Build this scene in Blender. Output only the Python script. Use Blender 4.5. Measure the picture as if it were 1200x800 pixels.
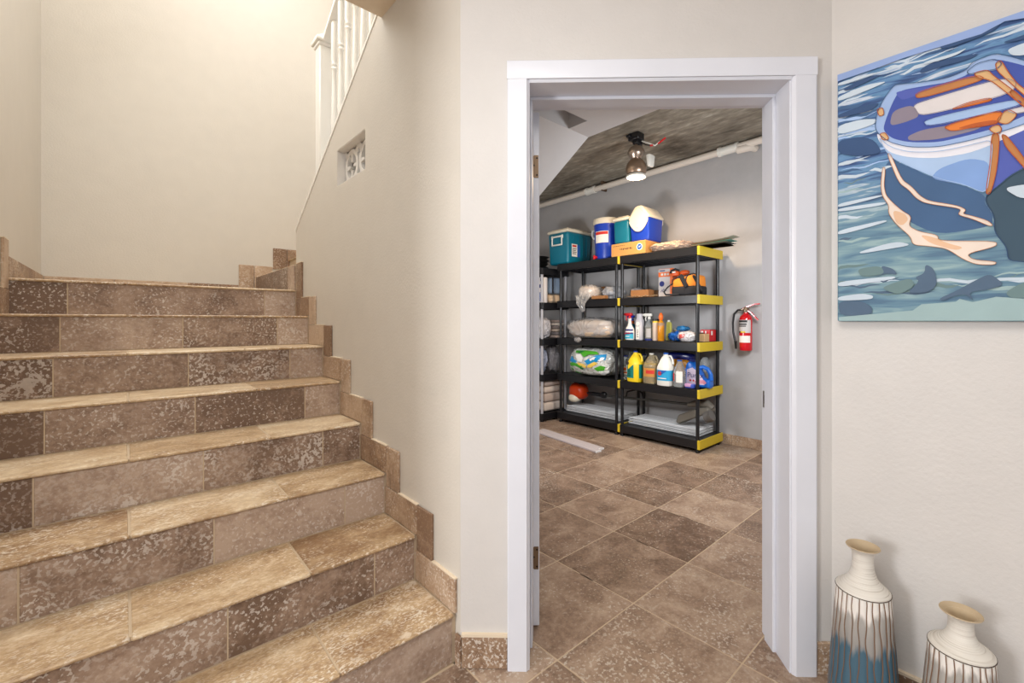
import bpy, bmesh, math, random
from mathutils import Vector, Matrix, noise
random.seed(7)
for o in list(bpy.data.objects): bpy.data.objects.remove(o)
scene = bpy.context.scene
COL = scene.collection
PI = math.pi

# ------------------------------------------------------------------ camera
# world: x = across the stairs (to the right), y = up the stairs, z = up; metres
YAW = 0.7615
cd = bpy.data.cameras.new('camera')
cam = bpy.data.objects.new('camera', cd)
COL.objects.link(cam)
cam.location = (0, 0, 1.2026)
cam.rotation_euler = (PI/2, 0, -YAW)
cd.sensor_width = 36
cd.lens = 519.41/1200*36
cd.shift_x = -40.16/1200
cd.shift_y = -23.75/1200
cd.clip_start = 0.02
scene.camera = cam

# ------------------------------------------------------------------ world, lights, exposure
w = bpy.data.worlds.new('world'); scene.world = w; w.use_nodes = True
bg = w.node_tree.nodes['Background']
bg.inputs[0].default_value = (0.93, 0.96, 1.0, 1)
bg.inputs[1].default_value = 0.9
scene.view_settings.view_transform = 'Standard'
scene.view_settings.look = 'None'
scene.view_settings.gamma = 1
scene.view_settings.use_curve_mapping = False
scene.view_settings.exposure = 0.0

def area(name, loc, target, sx, sy, power, col):
    l = bpy.data.lights.new(name, 'AREA'); l.shape = 'RECTANGLE'; l.size = sx; l.size_y = sy
    l.energy = power; l.color = col
    o = bpy.data.objects.new(name, l); COL.objects.link(o); o.location = loc
    d = Vector(target)-Vector(loc)
    o.rotation_euler = d.to_track_quat('-Z', 'Y').to_euler()
    return o
# daylight from a window on the left of the hall, daylight down the stairwell, added ceiling-height fill to brighten the stairs
area('hall_window_light', (-2.6, 1.0, 1.5), (1.7, 0.2, 1.1), 0.6, 1.1, 62, (0.97, 0.98, 1.0))
area('stairwell_light', (0.75, 2.95, 5.15), (0.35, 2.9, 0), 2.2, 1.4, 66, (1.0, 0.995, 0.98))
area('high_stair_window_light', (-0.37, 2.75, 3.55), (0.9, 2.3, 2.1), 0.8, 1.3, 36, (1.0, 0.99, 0.97))
area('hall_stair_fill', (-0.35, 0.25, 2.56), (-0.3, 0.6, 0), 1.2, 1.2, 48, (1.0, 0.985, 0.96))
# unseen fill added by the closet's right-hand wall to brighten the shelving
area('closet_side_fill', (2.72, 0.72, 1.75), (3.9, 3.0, 0.9), 0.6, 0.4, 31, (0.94, 0.97, 1.0))
# unseen fill added under the stairs, behind the open door, to light the shelving
area('under_stair_fill', (1.95, 2.75, 1.35), (4.0, 2.75, 1.0), 0.5, 0.4, 20, (0.97, 0.98, 1.0))

# ------------------------------------------------------------------ colour and materials
def lin(c):
    out = []
    for x in c:
        x /= 255.0
        out.append(x/12.92 if x <= .04045 else ((x+.055)/1.055)**2.4)
    return tuple(out)+(1.0,)

MATS = {}
def mat(name, c, rough=.5, metal=0.0, spec=.5, bump=None, trans=0.0, emit=None, var=0.0, coat=0.0, ior=1.45, alpha=1.0):
    """plain procedural material: colour with a little noise variation, optional bump (scale, strength)"""
    if name in MATS: return MATS[name]
    m = bpy.data.materials.new(name); m.use_nodes = True; nt = m.node_tree
    b = nt.nodes['Principled BSDF']
    b.inputs['Roughness'].default_value = rough
    b.inputs['Metallic'].default_value = metal
    b.inputs['Specular IOR Level'].default_value = spec
    b.inputs['Transmission Weight'].default_value = trans
    b.inputs['IOR'].default_value = ior
    b.inputs['Coat Weight'].default_value = coat
    b.inputs['Alpha'].default_value = alpha
    if emit:
        b.inputs['Emission Color'].default_value = lin(emit[0]); b.inputs['Emission Strength'].default_value = emit[1]
    tc = nt.nodes.new('ShaderNodeTexCoord')
    L = lin(c)
    n = nt.nodes.new('ShaderNodeTexNoise'); n.inputs['Scale'].default_value = 9; n.inputs['Detail'].default_value = 4
    nt.links.new(tc.outputs['Object'], n.inputs['Vector'])
    mx = nt.nodes.new('ShaderNodeMix'); mx.data_type = 'RGBA'
    k = var if var else .04
    mx.inputs[6].default_value = tuple(min(1, x*(1-k)) for x in L[:3])+(1,)
    mx.inputs[7].default_value = tuple(min(1, x*(1+k)) for x in L[:3])+(1,)
    nt.links.new(n.outputs['Fac'], mx.inputs[0]); nt.links.new(mx.outputs[2], b.inputs['Base Color'])
    if bump:
        n2 = nt.nodes.new('ShaderNodeTexNoise'); n2.inputs['Scale'].default_value = bump[0]; n2.inputs['Detail'].default_value = 4
        nt.links.new(tc.outputs['Object'], n2.inputs['Vector'])
        bp = nt.nodes.new('ShaderNodeBump'); bp.inputs['Strength'].default_value = bump[1]; bp.inputs['Distance'].default_value = bump[2] if len(bump) > 2 else .004
        nt.links.new(n2.outputs['Fac'], bp.inputs['Height']); nt.links.new(bp.outputs['Normal'], b.inputs['Normal'])
    MATS[name] = m
    return m

def film(name, c, clear=.5, rough=.15, scale=11, depth=.012):
    """crumpled see-through plastic film"""
    m = bpy.data.materials.new(name); m.use_nodes = True; nt = m.node_tree; N = nt.nodes; Lk = nt.links.new
    b = N['Principled BSDF']; b.inputs['Base Color'].default_value = lin(c); b.inputs['Roughness'].default_value = rough; b.inputs['Coat Weight'].default_value = .6
    tc = N.new('ShaderNodeTexCoord'); n = N.new('ShaderNodeTexNoise'); n.inputs['Scale'].default_value = scale; n.inputs['Detail'].default_value = 1.5; n.inputs['Distortion'].default_value = 1.8
    Lk(tc.outputs['Object'], n.inputs['Vector'])
    r = ramp(nt, n.outputs['Fac'], [(.38, (0, 0, 0, 1)), (.5, (1, 1, 1, 1)), (.62, (.1, .1, .1, 1))])
    bp = N.new('ShaderNodeBump'); bp.inputs['Strength'].default_value = .9; bp.inputs['Distance'].default_value = depth; Lk(r, bp.inputs['Height']); Lk(bp.outputs['Normal'], b.inputs['Normal'])
    t = N.new('ShaderNodeBsdfTransparent'); mx = N.new('ShaderNodeMixShader')
    mr = N.new('ShaderNodeMapRange'); mr.inputs[3].default_value = min(1, clear+.10); mr.inputs[4].default_value = max(0, clear-.10); Lk(r, mr.inputs[0])
    Lk(mr.outputs[0], mx.inputs[0]); Lk(b.outputs[0], mx.inputs[1]); Lk(t.outputs[0], mx.inputs[2]); Lk(mx.outputs[0], N['Material Output'].inputs[0])
    MATS[name] = m
    return m

def ramp(nt, src, stops):
    r = nt.nodes.new('ShaderNodeValToRGB'); e = r.color_ramp.elements
    while len(e) < len(stops): e.new(.5)
    for el, (p, c) in zip(e, stops): el.position = p; el.color = c
    nt.links.new(src, r.inputs[0]); return r.outputs[0]

def stone(name, dark, mid, light, fleck, stretch=(1, 1, 1), flk=.6, tint=.5, rough=.42, streak=0.0):
    """filled travertine: clouded browns that differ from tile to tile, with pale fossil flecks"""
    m = bpy.data.materials.new(name); m.use_nodes = True; nt = m.node_tree; N = nt.nodes; Lk = nt.links.new
    b = N['Principled BSDF']
    tc = N.new('ShaderNodeTexCoord'); oi = N.new('ShaderNodeObjectInfo')
    mul = N.new('ShaderNodeVectorMath'); mul.operation = 'SCALE'; mul.inputs[0].default_value = (37.1, 91.7, 53.3); Lk(oi.outputs['Random'], mul.inputs['Scale'])
    add = N.new('ShaderNodeVectorMath'); add.operation = 'ADD'; Lk(tc.outputs['Object'], add.inputs[0]); Lk(mul.outputs[0], add.inputs[1])
    mp = N.new('ShaderNodeMapping'); mp.inputs['Scale'].default_value = stretch; Lk(add.outputs[0], mp.inputs[0])
    def nz(scale, det=5, rg=.6, dist=0, v=None):
        n = N.new('ShaderNodeTexNoise'); n.inputs['Scale'].default_value = scale; n.inputs['Detail'].default_value = det
        n.inputs['Roughness'].default_value = rg; n.inputs['Distortion'].default_value = dist
        Lk(v or mp.outputs[0], n.inputs['Vector']); return n.outputs['Fac']
    def math_(op, a, bb, cl=False):
        q = N.new('ShaderNodeMath'); q.operation = op; q.use_clamp = cl
        for i, x in enumerate((a, bb)):
            if isinstance(x, (int, float)): q.inputs[i].default_value = x
            else: Lk(x, q.inputs[i])
        return q.outputs[0]
    cloud = nz(6, 6, .62, .8)
    fine = nz(55, 4, .65)
    v = math_('ADD', math_('MULTIPLY', cloud, .62), math_('MULTIPLY', fine, .38))
    v = math_('ADD', v, math_('MULTIPLY', math_('SUBTRACT', oi.outputs['Random'], .5), tint*.5))
    col = ramp(nt, v, [(.34, lin(dark)), (.5, lin(mid)), (.66, lin(light))])
    shift = math_('MULTIPLY', math_('SUBTRACT', math_('FRACT', math_('MULTIPLY', oi.outputs['Random'], 17.3), 0), .5), .075)
    # flecks: two sizes, gathered in drifts
    mask = ramp(nt, nz(5.5, 3, .5), [(.42, (0, 0, 0, 1)), (.62, (1, 1, 1, 1))])
    f1 = ramp(nt, math_('ADD', nz(95, 2, .5, .15), shift), [(flk, (0, 0, 0, 1)), (flk+.05, (1, 1, 1, 1))])
    f2 = ramp(nt, math_('ADD', nz(20, 6, .62, .5), shift), [(flk+.075, (0, 0, 0, 1)), (flk+.10, (1, 1, 1, 1))])
    f1 = math_('MULTIPLY', f1, math_('ADD', math_('MULTIPLY', mask, .75), .25))
    fl = math_('MULTIPLY', math_('MAXIMUM', f1, math_('MULTIPLY', f2, math_('ADD', math_('MULTIPLY', mask, .6), .4))), .74)
    mx = N.new('ShaderNodeMix'); mx.data_type = 'RGBA'; Lk(fl, mx.inputs[0]); Lk(col, mx.inputs[6]); mx.inputs[7].default_value = lin(fleck)
    Lk(mx.outputs[2], b.inputs['Base Color'])
    rr = math_('ADD', math_('MULTIPLY', fine, .25), rough-.12); Lk(rr, b.inputs['Roughness'])
    b.inputs['Specular IOR Level'].default_value = .4
    bp = N.new('ShaderNodeBump'); bp.inputs['Strength'].default_value = .25; bp.inputs['Distance'].default_value = .002
    Lk(math_('ADD', fine, fl), bp.inputs['Height']); Lk(bp.outputs['Normal'], b.inputs['Normal'])
    MATS[name] = m
    return m

# ------------------------------------------------------------------ mesh builder
class MB:
    def __init__(s): s.bm = bmesh.new()
    def _join(s, b2, mi=0):
        me = bpy.data.meshes.new('t'); b2.to_mesh(me); b2.free()
        n0 = len(s.bm.faces); s.bm.from_mesh(me); bpy.data.meshes.remove(me)
        if mi:
            s.bm.faces.ensure_lookup_table()
            for f in s.bm.faces[n0:]: f.material_index = mi
        return s
    def box(s, x0, x1, y0, y1, z0, z1, bev=0, seg=1, M=None, mi=0, taper=0):
        b = bmesh.new(); bmesh.ops.create_cube(b, size=1)
        for v in b.verts:
            k = 1-taper if v.co.z < 0 else 1
            v.co = Vector(((x0+x1)/2+v.co.x*(x1-x0)*k, (y0+y1)/2+v.co.y*(y1-y0)*k, (z0+z1)/2+v.co.z*(z1-z0)))
        if bev: bmesh.ops.bevel(b, geom=b.edges[:], offset=bev, segments=seg, affect='EDGES', profile=.5)
        if M is not None: b.transform(M)
        return s._join(b, mi)
    def prism(s, poly, axis, a, b_, bev=0, M=None, mi=0, seg=1):
        """poly: 2-D outline, extruded along axis x (outline in y,z), y (x,z) or z (x,y)"""
        b = bmesh.new()
        f = {'x': lambda p, t: (t, p[0], p[1]), 'y': lambda p, t: (p[0], t, p[1]), 'z': lambda p, t: (p[0], p[1], t)}[axis]
        A = [b.verts.new(f(p, a)) for p in poly]; B = [b.verts.new(f(p, b_)) for p in poly]
        b.faces.new(A); b.faces.new(B[::-1])
        n = len(poly)
        for i in range(n): b.faces.new((A[i], B[i], B[(i+1) % n], A[(i+1) % n]))
        bmesh.ops.recalc_face_normals(b, faces=b.faces[:])
        if bev: bmesh.ops.bevel(b, geom=b.edges[:], offset=bev, segments=seg, affect='EDGES', profile=.5)
        if M is not None: b.transform(M)
        return s._join(b, mi)
    def tube(s, pts, r, n=8, mi=0, closed=False):
        b = bmesh.new(); P = [Vector(p) for p in pts]; rings = []; up = None
        R = r if isinstance(r, (list, tuple)) else [r]*len(P)
        m = len(P)
        for i, p in enumerate(P):
            if closed: d = P[(i+1) % m]-P[i-1]
            else: d = P[min(i+1, m-1)]-P[max(i-1, 0)]
            d.normalize()
            if up is None:
                up = d.orthogonal().normalized()
            up = (up-d*up.dot(d)); up = up.normalized() if up.length > 1e-6 else d.orthogonal().normalized()
            q = d.cross(up)
            rings.append([b.verts.new(p+(up*math.cos(2*PI*k/n)+q*math.sin(2*PI*k/n))*R[i]) for k in range(n)])
        for i in range(m if closed else m-1):
            A, B = rings[i], rings[(i+1) % m]
            for k in range(n): b.faces.new((A[k], A[(k+1) % n], B[(k+1) % n], B[k]))
        if not closed:
            b.faces.new(rings[0][::-1]); b.faces.new(rings[-1])
        bmesh.ops.recalc_face_normals(b, faces=b.faces[:])
        return s._join(b, mi)
    def lathe(s, prof, n=24, c=(0, 0, 0), sq=0.0, a0=0, a1=2*PI, sx=1, sy=1, cap=True, mi=0, wob=None, M=None):
        """prof [(r,z)]; sq rounds the ring towards a square"""
        b = bmesh.new(); full = abs(a1-a0-2*PI) < 1e-6; rings = []
        cnt = n if full else n+1
        for (r, z) in prof:
            ring = []
            for k in range(cnt):
                a = a0+(a1-a0)*k/n; ca, sa = math.cos(a), math.sin(a)
                q = 1.0
                if sq: q = (1-sq)+sq/max(abs(ca), abs(sa))
                rr = r*q
                if wob: rr += wob(a, z)
                ring.append(b.verts.new((c[0]+rr*ca*sx, c[1]+rr*sa*sy, c[2]+z)))
            rings.append(ring)
        for A, B in zip(rings, rings[1:]):
            for k in range(cnt if full else n):
                b.faces.new((A[k], A[(k+1) % cnt], B[(k+1) % cnt], B[k]))
        if cap and full:
            if prof[0][0] > 1e-5: b.faces.new(rings[0][::-1])
            if prof[-1][0] > 1e-5: b.faces.new(rings[-1])
        bmesh.ops.remove_doubles(b, verts=b.verts[:], dist=1e-6)
        bmesh.ops.recalc_face_normals(b, faces=b.faces[:])
        if M is not None: b.transform(M)
        return s._join(b, mi)
    def blob(s, c, size, p=2.6, lump=.12, freq=5, seed=0, nu=28, nv=16, flat=True, mi=0, sag=0):
        """a soft bag: superellipsoid with creases; flat bottom at c.z"""
        b = bmesh.new(); rows = []
        for j in range(nv+1):
            t = -PI/2+PI*j/nv; row = []
            for i in range(nu):
                a = 2*PI*i/nu
                def sp(x, e): return math.copysign(abs(x)**(2/e), x)
                d = Vector((sp(math.cos(t), p)*sp(math.cos(a), p), sp(math.cos(t), p)*sp(math.sin(a), p), sp(math.sin(t), p)))
                nn = noise.noise(Vector((d.x*freq*.5+seed*3.1, d.y*freq*.5+seed, d.z*freq*.5)))*.65+noise.noise(Vector((d.x*freq*1.6+seed, d.y*freq*1.6, d.z*freq*1.6+seed*7)))*.35
                k = 1+lump*nn*2
                z = d.z*k
                if flat: z = max(z, -1.0)
                row.append(b.verts.new((c[0]+d.x*k*size[0]/2, c[1]+d.y*k*size[1]/2, c[2]+size[2]/2+min(z, 1.35)*size[2]/2)))
            rows.append(row)
        for A, B in zip(rows, rows[1:]):
            for i in range(nu): b.faces.new((A[i], A[(i+1) % nu], B[(i+1) % nu], B[i]))
        bmesh.ops.remove_doubles(b, verts=b.verts[:], dist=1e-5)
        bmesh.ops.recalc_face_normals(b, faces=b.faces[:])
        return s._join(b, mi)
    def sheet(s, P, n, m, mi=0, th=0.0):
        """grid of n x m cells; P(i/n, j/m) -> point"""
        b = bmesh.new(); g = [[b.verts.new(P(i/n, j/m)) for j in range(m+1)] for i in range(n+1)]
        for i in range(n):
            for j in range(m): b.faces.new((g[i][j], g[i+1][j], g[i+1][j+1], g[i][j+1]))
        if th:
            r = bmesh.ops.solidify(b, geom=b.faces[:], thickness=th)
        bmesh.ops.recalc_face_normals(b, faces=b.faces[:])
        return s._join(b, mi)
    def poly(s, pts, mi=0):
        f = s.bm.faces.new([s.bm.verts.new(p) for p in pts]); f.material_index = mi
        return s
    def build(s, name, m, parent=None, smooth=40, loc=None):
        me = bpy.data.meshes.new(name); s.bm.to_mesh(me); s.bm.free()
        for x in (m if isinstance(m, (list, tuple)) else [m]): me.materials.append(x)
        if smooth:
            me.shade_smooth(); me.set_sharp_from_angle(angle=math.radians(smooth))
        o = bpy.data.objects.new(name, me); COL.objects.link(o)
        if parent: o.parent = parent
        if loc: o.location = loc
        return o

def place_mesh(name, me, parent, loc, rot=(0, 0, 0)):
    o = bpy.data.objects.new(name, me); COL.objects.link(o); o.parent = parent; o.location = loc; o.rotation_euler = rot
    return o
def struct(o, label=None):
    o['kind'] = 'structure'
    if label: o['label'] = label
    return o
def thing(name, label, cat, loc=(0, 0, 0), rz=0.0, group=None):
    o = bpy.data.objects.new(name, None); COL.objects.link(o); o.empty_display_size = .05
    o.location = loc; o.rotation_euler = (0, 0, rz); o['label'] = label; o['category'] = cat
    if group: o['group'] = group
    return o
def tag(o, label, cat, group=None):
    o['label'] = label; o['category'] = cat
    if group: o['group'] = group
    return o
def stuff(o): o['kind'] = 'stuff'; return o
def words(name, body, size, m, parent, loc, rot=(PI/2, 0, 0), align='CENTER'):
    c = bpy.data.curves.new(name, 'FONT'); c.body = body; c.size = size; c.extrude = .0006; c.align_x = align; c.align_y = 'CENTER'
    c.materials.append(m)
    oc = bpy.data.objects.new(name, c); me = bpy.data.meshes.new_from_object(oc); me.materials.clear(); me.materials.append(m)
    bpy.data.objects.remove(oc); bpy.data.curves.remove(c)
    o = bpy.data.objects.new(name, me); COL.objects.link(o); o.parent = parent; o.location = loc; o.rotation_euler = rot
    return o

# ------------------------------------------------------------------ shared materials
WALL = mat('cream_paint', (211, 205, 195), .42, bump=(95, .32, .003))
WALLW = mat('pale_paint', (211, 207, 203), .45, bump=(95, .32, .003))
CLOSETW = mat('grey_plaster', (178, 176, 176), .6, bump=(14, .25, .01), var=.07)
CEILP = mat('ceiling_paint', (228, 212, 190), .6, bump=(95, .2, .003))
SOFFIT = mat('soffit_paint', (222, 221, 222), .6, bump=(60, .15, .002))
TRIM = mat('white_gloss_paint', (222, 224, 232), .3)
GROUT = mat('grout', (196, 176, 150), .8)
CAULK = mat('cream_caulk', (226, 209, 184), .6)
TREAD = stone('tread_travertine', (146, 114, 82), (192, 164, 128), (226, 206, 174), (238, 229, 213), (.9, 1.5, 1.2), .555, .35, .40)  # yellower than the risers: light on the treads is put into the colour
RISER = stone('riser_travertine', (118, 95, 79), (160, 136, 118), (190, 168, 150), (220, 211, 202), (1, 1, 1), .555, .75, .45)
FLOORT = stone('floor_travertine', (106, 85, 70), (146, 122, 104), (178, 156, 136), (206, 196, 183), (.9, .9, .9), .585, .42, .40)
SKIRT = stone('skirting_travertine', (132, 104, 82), (174, 146, 120), (196, 172, 148), (222, 212, 200), (1.1, 1.1, 1.1), .575, .7, .45)

R2 = math.sqrt(2)
def SN(s, n): return ((n+s)/R2, (n-s)/R2)          # along / behind the doorway wall
R, T, V0, OV = .1765, .2816, 1.355, .011
UL, UR = -.41, .85                                  # stair walls
VB = 4.57                                           # wall behind the landing
CEIL = 2.585; CC = 2.90; UB = 4.28; UP = 1.753

def tilebox(name, sx, sy, sz, m, parent, loc, bev=.0025, cache={}):
    k = (name, round(sx, 3), round(sy, 3), round(sz, 3), m.name)
    if k not in cache:
        b = MB().box(-sx/2, sx/2, -sy/2, sy/2, -sz/2, sz/2, bev=min(bev, sz*.4, sx*.3, sy*.3))
        me = bpy.data.meshes.new(name); b.bm.to_mesh(me); b.bm.free(); me.materials.append(m); cache[k] = me
    return place_mesh(name, cache[k], parent, loc)

# ------------------------------------------------------------------ floor
fl = struct(MB().box(-3.2, UB+.1, -3.2, 1.42, -.06, -.0014).box(.84, UB+.1, 1.34, 5.0, -.06, -.0014).build('floor', GROUT, smooth=0))
P_ = .46
for i in range(-11, 8):
    for j in range(-10, 10):
        u0, v0 = 1.575+i*P_, 1.113+j*P_
        u1, v1 = u0+P_, v0+P_
        u0, u1, v0, v1 = max(u0, -3.2), min(u1, UB), max(v0, -3.0), min(v1, 4.95)
        if v1 > 1.345:
            if u0 < .85 and v0 > 1.3: u0 = .86
            elif u0 < .85:
                if u1 > .86 and u0 < .86:
                    tilebox('tile', u1-.86-.003, v1-v0-.003, .012, FLOORT, fl, ((u1+.86)/2, (v0+v1)/2, -.006))
                    u1 = .86
                v1 = 1.35
        if u1-u0 < .02 or v1-v0 < .02: continue
        if u0 > 1.95 and (v0+v1)/2 < .3: continue
        tilebox('tile', u1-u0-.003, v1-v0-.003, .012, FLOORT, fl, ((u0+u1)/2, (v0+v1)/2, -.006))

# ------------------------------------------------------------------ stairs
st = thing('staircase', 'flight of eight brown travertine tiled steps rising to a landing beside the doorway', 'staircase', (0, 0, 0))
prof = [(V0+.0018, 0)]
for i in range(1, 9):
    prof += [(V0+(i-1)*T+.0018, i*R-.0018)]
    if i < 8: prof += [(V0+i*T+.0018, i*R-.0018)]
prof += [(VB-.001, 8*R-.0018), (VB-.001, 0)]
MB().prism(prof, 'x', UL+.001, UR-.001).build('core', GROUT, st, smooth=0)
def cuts(a, b, js): return [x for x in zip([a]+js, js+[b])]
RJ = [-.214, .228, .668]
for i in range(1, 9):
    js = RJ if i != 2 else [-.214, .228, .677]
    if i == 8: js = [-.208, .658]
    if i == 1: js = [-.02, .39]
    for a, b in cuts(UL, UR-.012, js):
        tilebox('riser_tile', b-a-.0025, .0115, R-.014, RISER, st, ((a+b)/2, V0+(i-1)*T+.006, (i-.5)*R-.0055))
    if i == 8: continue
    for a, b in cuts(UL, UR-.012, [.013, .458]):
        tilebox('tread_tile', b-a-.0025, T+OV-.002, .0125, TREAD, st, ((a+b)/2, V0+(i-.5)*T-OV/2+.001, i*R-.006), bev=.004)
    # treads overhang the risers, which leaves a shaded line under each nosing
y0 = V0+7*T-OV
for a, b in cuts(UL, UR-.012, [.013, .458]):
    for c, d in cuts(y0, VB, [y0+.46, y0+.92]):
        tilebox('tread_tile', b-a-.0025, d-c-.0025, .0125, TREAD, st, ((a+b)/2, (c+d)/2, 8*R-.006), bev=.004)

# upper flight: winder steps and the sloped slab over the closet
uf = thing('upper_staircase', 'upper flight of stairs turning back over the closet, its white sloped underside showing inside', 'staircase', (0, 0, 0))
MB().box(UR+.0005, 2.08, 3.363, VB-.001, 1.30, 9*R-.012).box(1.10, 2.08, 3.363, VB-.001, 9*R-.012, 10*R-.012).box(1.36, 2.08, 3.363, VB-.001, 10*R-.012, 11*R-.012).build('winder_core', GROUT, uf, smooth=0)
for a, b in cuts(3.37, VB-.005, [3.53, 3.97, 4.41]):
    tilebox('riser_tile', .0115, b-a-.0025, R-.004, RISER, uf, (UR-.006, (a+b)/2, 8.5*R))
for (z, x0) in ((9*R, UR-.011), (10*R, 1.09), (11*R, 1.35)):
    for a, b in cuts(3.37, VB-.005, [3.81, 4.25]):
        tilebox('tread_tile', .29, b-a-.0025, .0125, TREAD, uf, (x0+.145, (a+b)/2, z-.006))
SZ = .61
slab = MB()
z1 = 2.34; v1 = 1.805
zs = lambda v: z1-(v-v1)*SZ
steps = [(3.36, 11*R)]
for k in range(8):
    vv = 3.36-k*.2816
    if vv < v1: break
    steps += [(vv, min(11*R+k*R, 2.88))]
    steps += [(max(vv-.2816, v1), min(11*R+k*R, 2.88))]
slab.prism([(3.36, zs(3.36)), (v1, z1)]+[(p[0], p[1]) for p in steps[::-1]][:-1], 'x', UR+.132, 2.08)
slab.build('sloped_slab', SOFFIT, uf, smooth=0)
flat = MB()
flat.prism([(2.08, .52), (2.08, 1.662), (.99, 1.662), (.99, 1.47), (1.94, .52)], 'z', z1, 2.88)
flat.box(1.904, 2.08, 1.662, v1, z1, 2.88)
flat.box(.99, 1.904, 1.662, v1, z1+.16, 2.88)
flat.build('landing_slab', SOFFIT, uf, smooth=0)

# ------------------------------------------------------------------ walls
NV0, NV1, NZ0, NZ1 = 2.168, 2.561, 1.942, 2.140      # niche in the stair wall
topz = lambda v: 2.61-.60*(v-2.037)
ws = MB()
ws.prism([(1.326, 0), (NV0, 0), (NV0, topz(NV0)), (1.99, topz(1.99)), (1.326, topz(1.99))], 'x', UR, UR+.13)
ws.prism([(NV0, 0), (NV1, 0), (NV1, NZ0), (NV0, NZ0)], 'x', UR, UR+.13)
ws.prism([(NV0, NZ1), (NV1, NZ1), (NV1, topz(NV1)), (NV0, topz(NV0))], 'x', UR, UR+.13)
ws.prism([(NV1, 0), (3.36, 0), (3.36, topz(3.36)), (NV1, topz(NV1))], 'x', UR, UR+.13)
ws.box(UR+.118, UR+.13, NV0, NV1, NZ0, NZ1)
wst = struct(ws.build('wall_stair', WALL, smooth=0))
# pierced block inside the niche
blk = MB()
def ring_bar(vc, zc, r0, r1, n=20):
    def f(a, r): return (vc+r*math.cos(a), zc+r*math.sin(a))
    for k in range(n):
        a, b = 2*PI*k/n, 2*PI*(k+1)/n
        blk.prism([f(a, r0), f(b, r0), f(b, r1), f(a, r1)], 'x', UR+.042, UR+.066)
for vc in (NV0+.0983, NV0+.2948):
    zc = (NZ0+NZ1)/2
    def arc(cv, cz, a0, a1, r, n=8): return [(cv+r*math.cos(a0+(a1-a0)*k/n), cz+r*math.sin(a0+(a1-a0)*k/n)) for k in range(n+1)]
    ring_bar(vc, zc, .066, .092)
    for sx in (-1, 1):
        for sy in (-1, 1):
            blk.prism([(vc+sx*.040, zc+sy*.062), (vc+sx*.062, zc+sy*.040), (vc+sx*.098, zc+sy*.076), (vc+sx*.098, zc+sy*.099), (vc+sx*.076, zc+sy*.099)], 'x', UR+.043, UR+.065)
    for q in range(4):
        a = q*PI/2
        c_, s_ = math.cos(a), math.sin(a)
        pts = [(.07, -.012), (.07, .012), (.022, .006), (.022, -.006)]
        blk.prism([(vc+p*c_-q_*s_, zc+p*s_+q_*c_) for p, q_ in pts], 'x', UR+.044, UR+.064)
blk.build('pierced_block', mat('white_block', (226, 222, 216), .6), wst, smooth=30)
ln_ = MB()
for a in ((NV0, NV0+.004, NZ0, NZ1), (NV1-.004, NV1, NZ0, NZ1), (NV0, NV1, NZ0, NZ0+.004), (NV0, NV1, NZ1-.004, NZ1)): ln_.box(UR+.002, UR+.117, *a)
ln_.build('niche_lining', mat('white_block', (226, 222, 216), .6), wst, smooth=0)

struct(MB().box(UL-.12, UL, 1.33, VB+.12, 0, 5.3).box(-3.2, UL-.12, 1.33, 1.45, 0, CEIL+.3).build('wall_left', WALL, smooth=0))
struct(MB().box(UL, 2.2, VB, VB+.12, 0, 5.3).build('wall_landing', WALL, smooth=0))

NF, NB_ = 1.539, 1.735
def snbox(mb, s0, s1, n0, n1, z0, z1, bev=0):
    return mb.prism([SN(s0, n0), SN(s1, n0), SN(s1, n1), SN(s0, n1)], 'z', z0, z1, bev=bev)
SJL, SJR, ZH = -.098, .795, 2.028
wf = MB()
wf.prism([SN(-.3366, NF), SN(SJL-.02, NF), SN(SJL-.02, NB_), SN(-.43, NB_), (UR+.13, 1.50), (UR+.001, 1.40)], 'z', 0, 2.88)
wf.prism([SN(SJL-.02, NF), SN(SJR+.02, NF), SN(SJR+.02, NB_), SN(SJL-.02, NB_)], 'z', ZH+.02, 2.88)
wf.prism([SN(SJR+.02, NF), SN(.940, NF), SN(1.08, NB_), SN(SJR+.02, NB_)], 'z', 0, 2.88)
struct(wf.build('wall_front', WALLW, smooth=0))
struct(MB().box(UP, UP+.12, -3.2, .47, 0, 2.88).build('wall_right', WALLW, smooth=0))
struct(MB().box(UB, UB+.12, .3, 5.07, 0, CC).build('wall_closet_back', CLOSETW, smooth=0))
struct(MB().box(2.2, UB, 4.95, 5.07, 0, CC).build('wall_closet_end', CLOSETW, smooth=0))
struct(MB().box(1.95, UB, .38, .50, 0, CC).build('wall_closet_side', CLOSETW, smooth=0))

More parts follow.
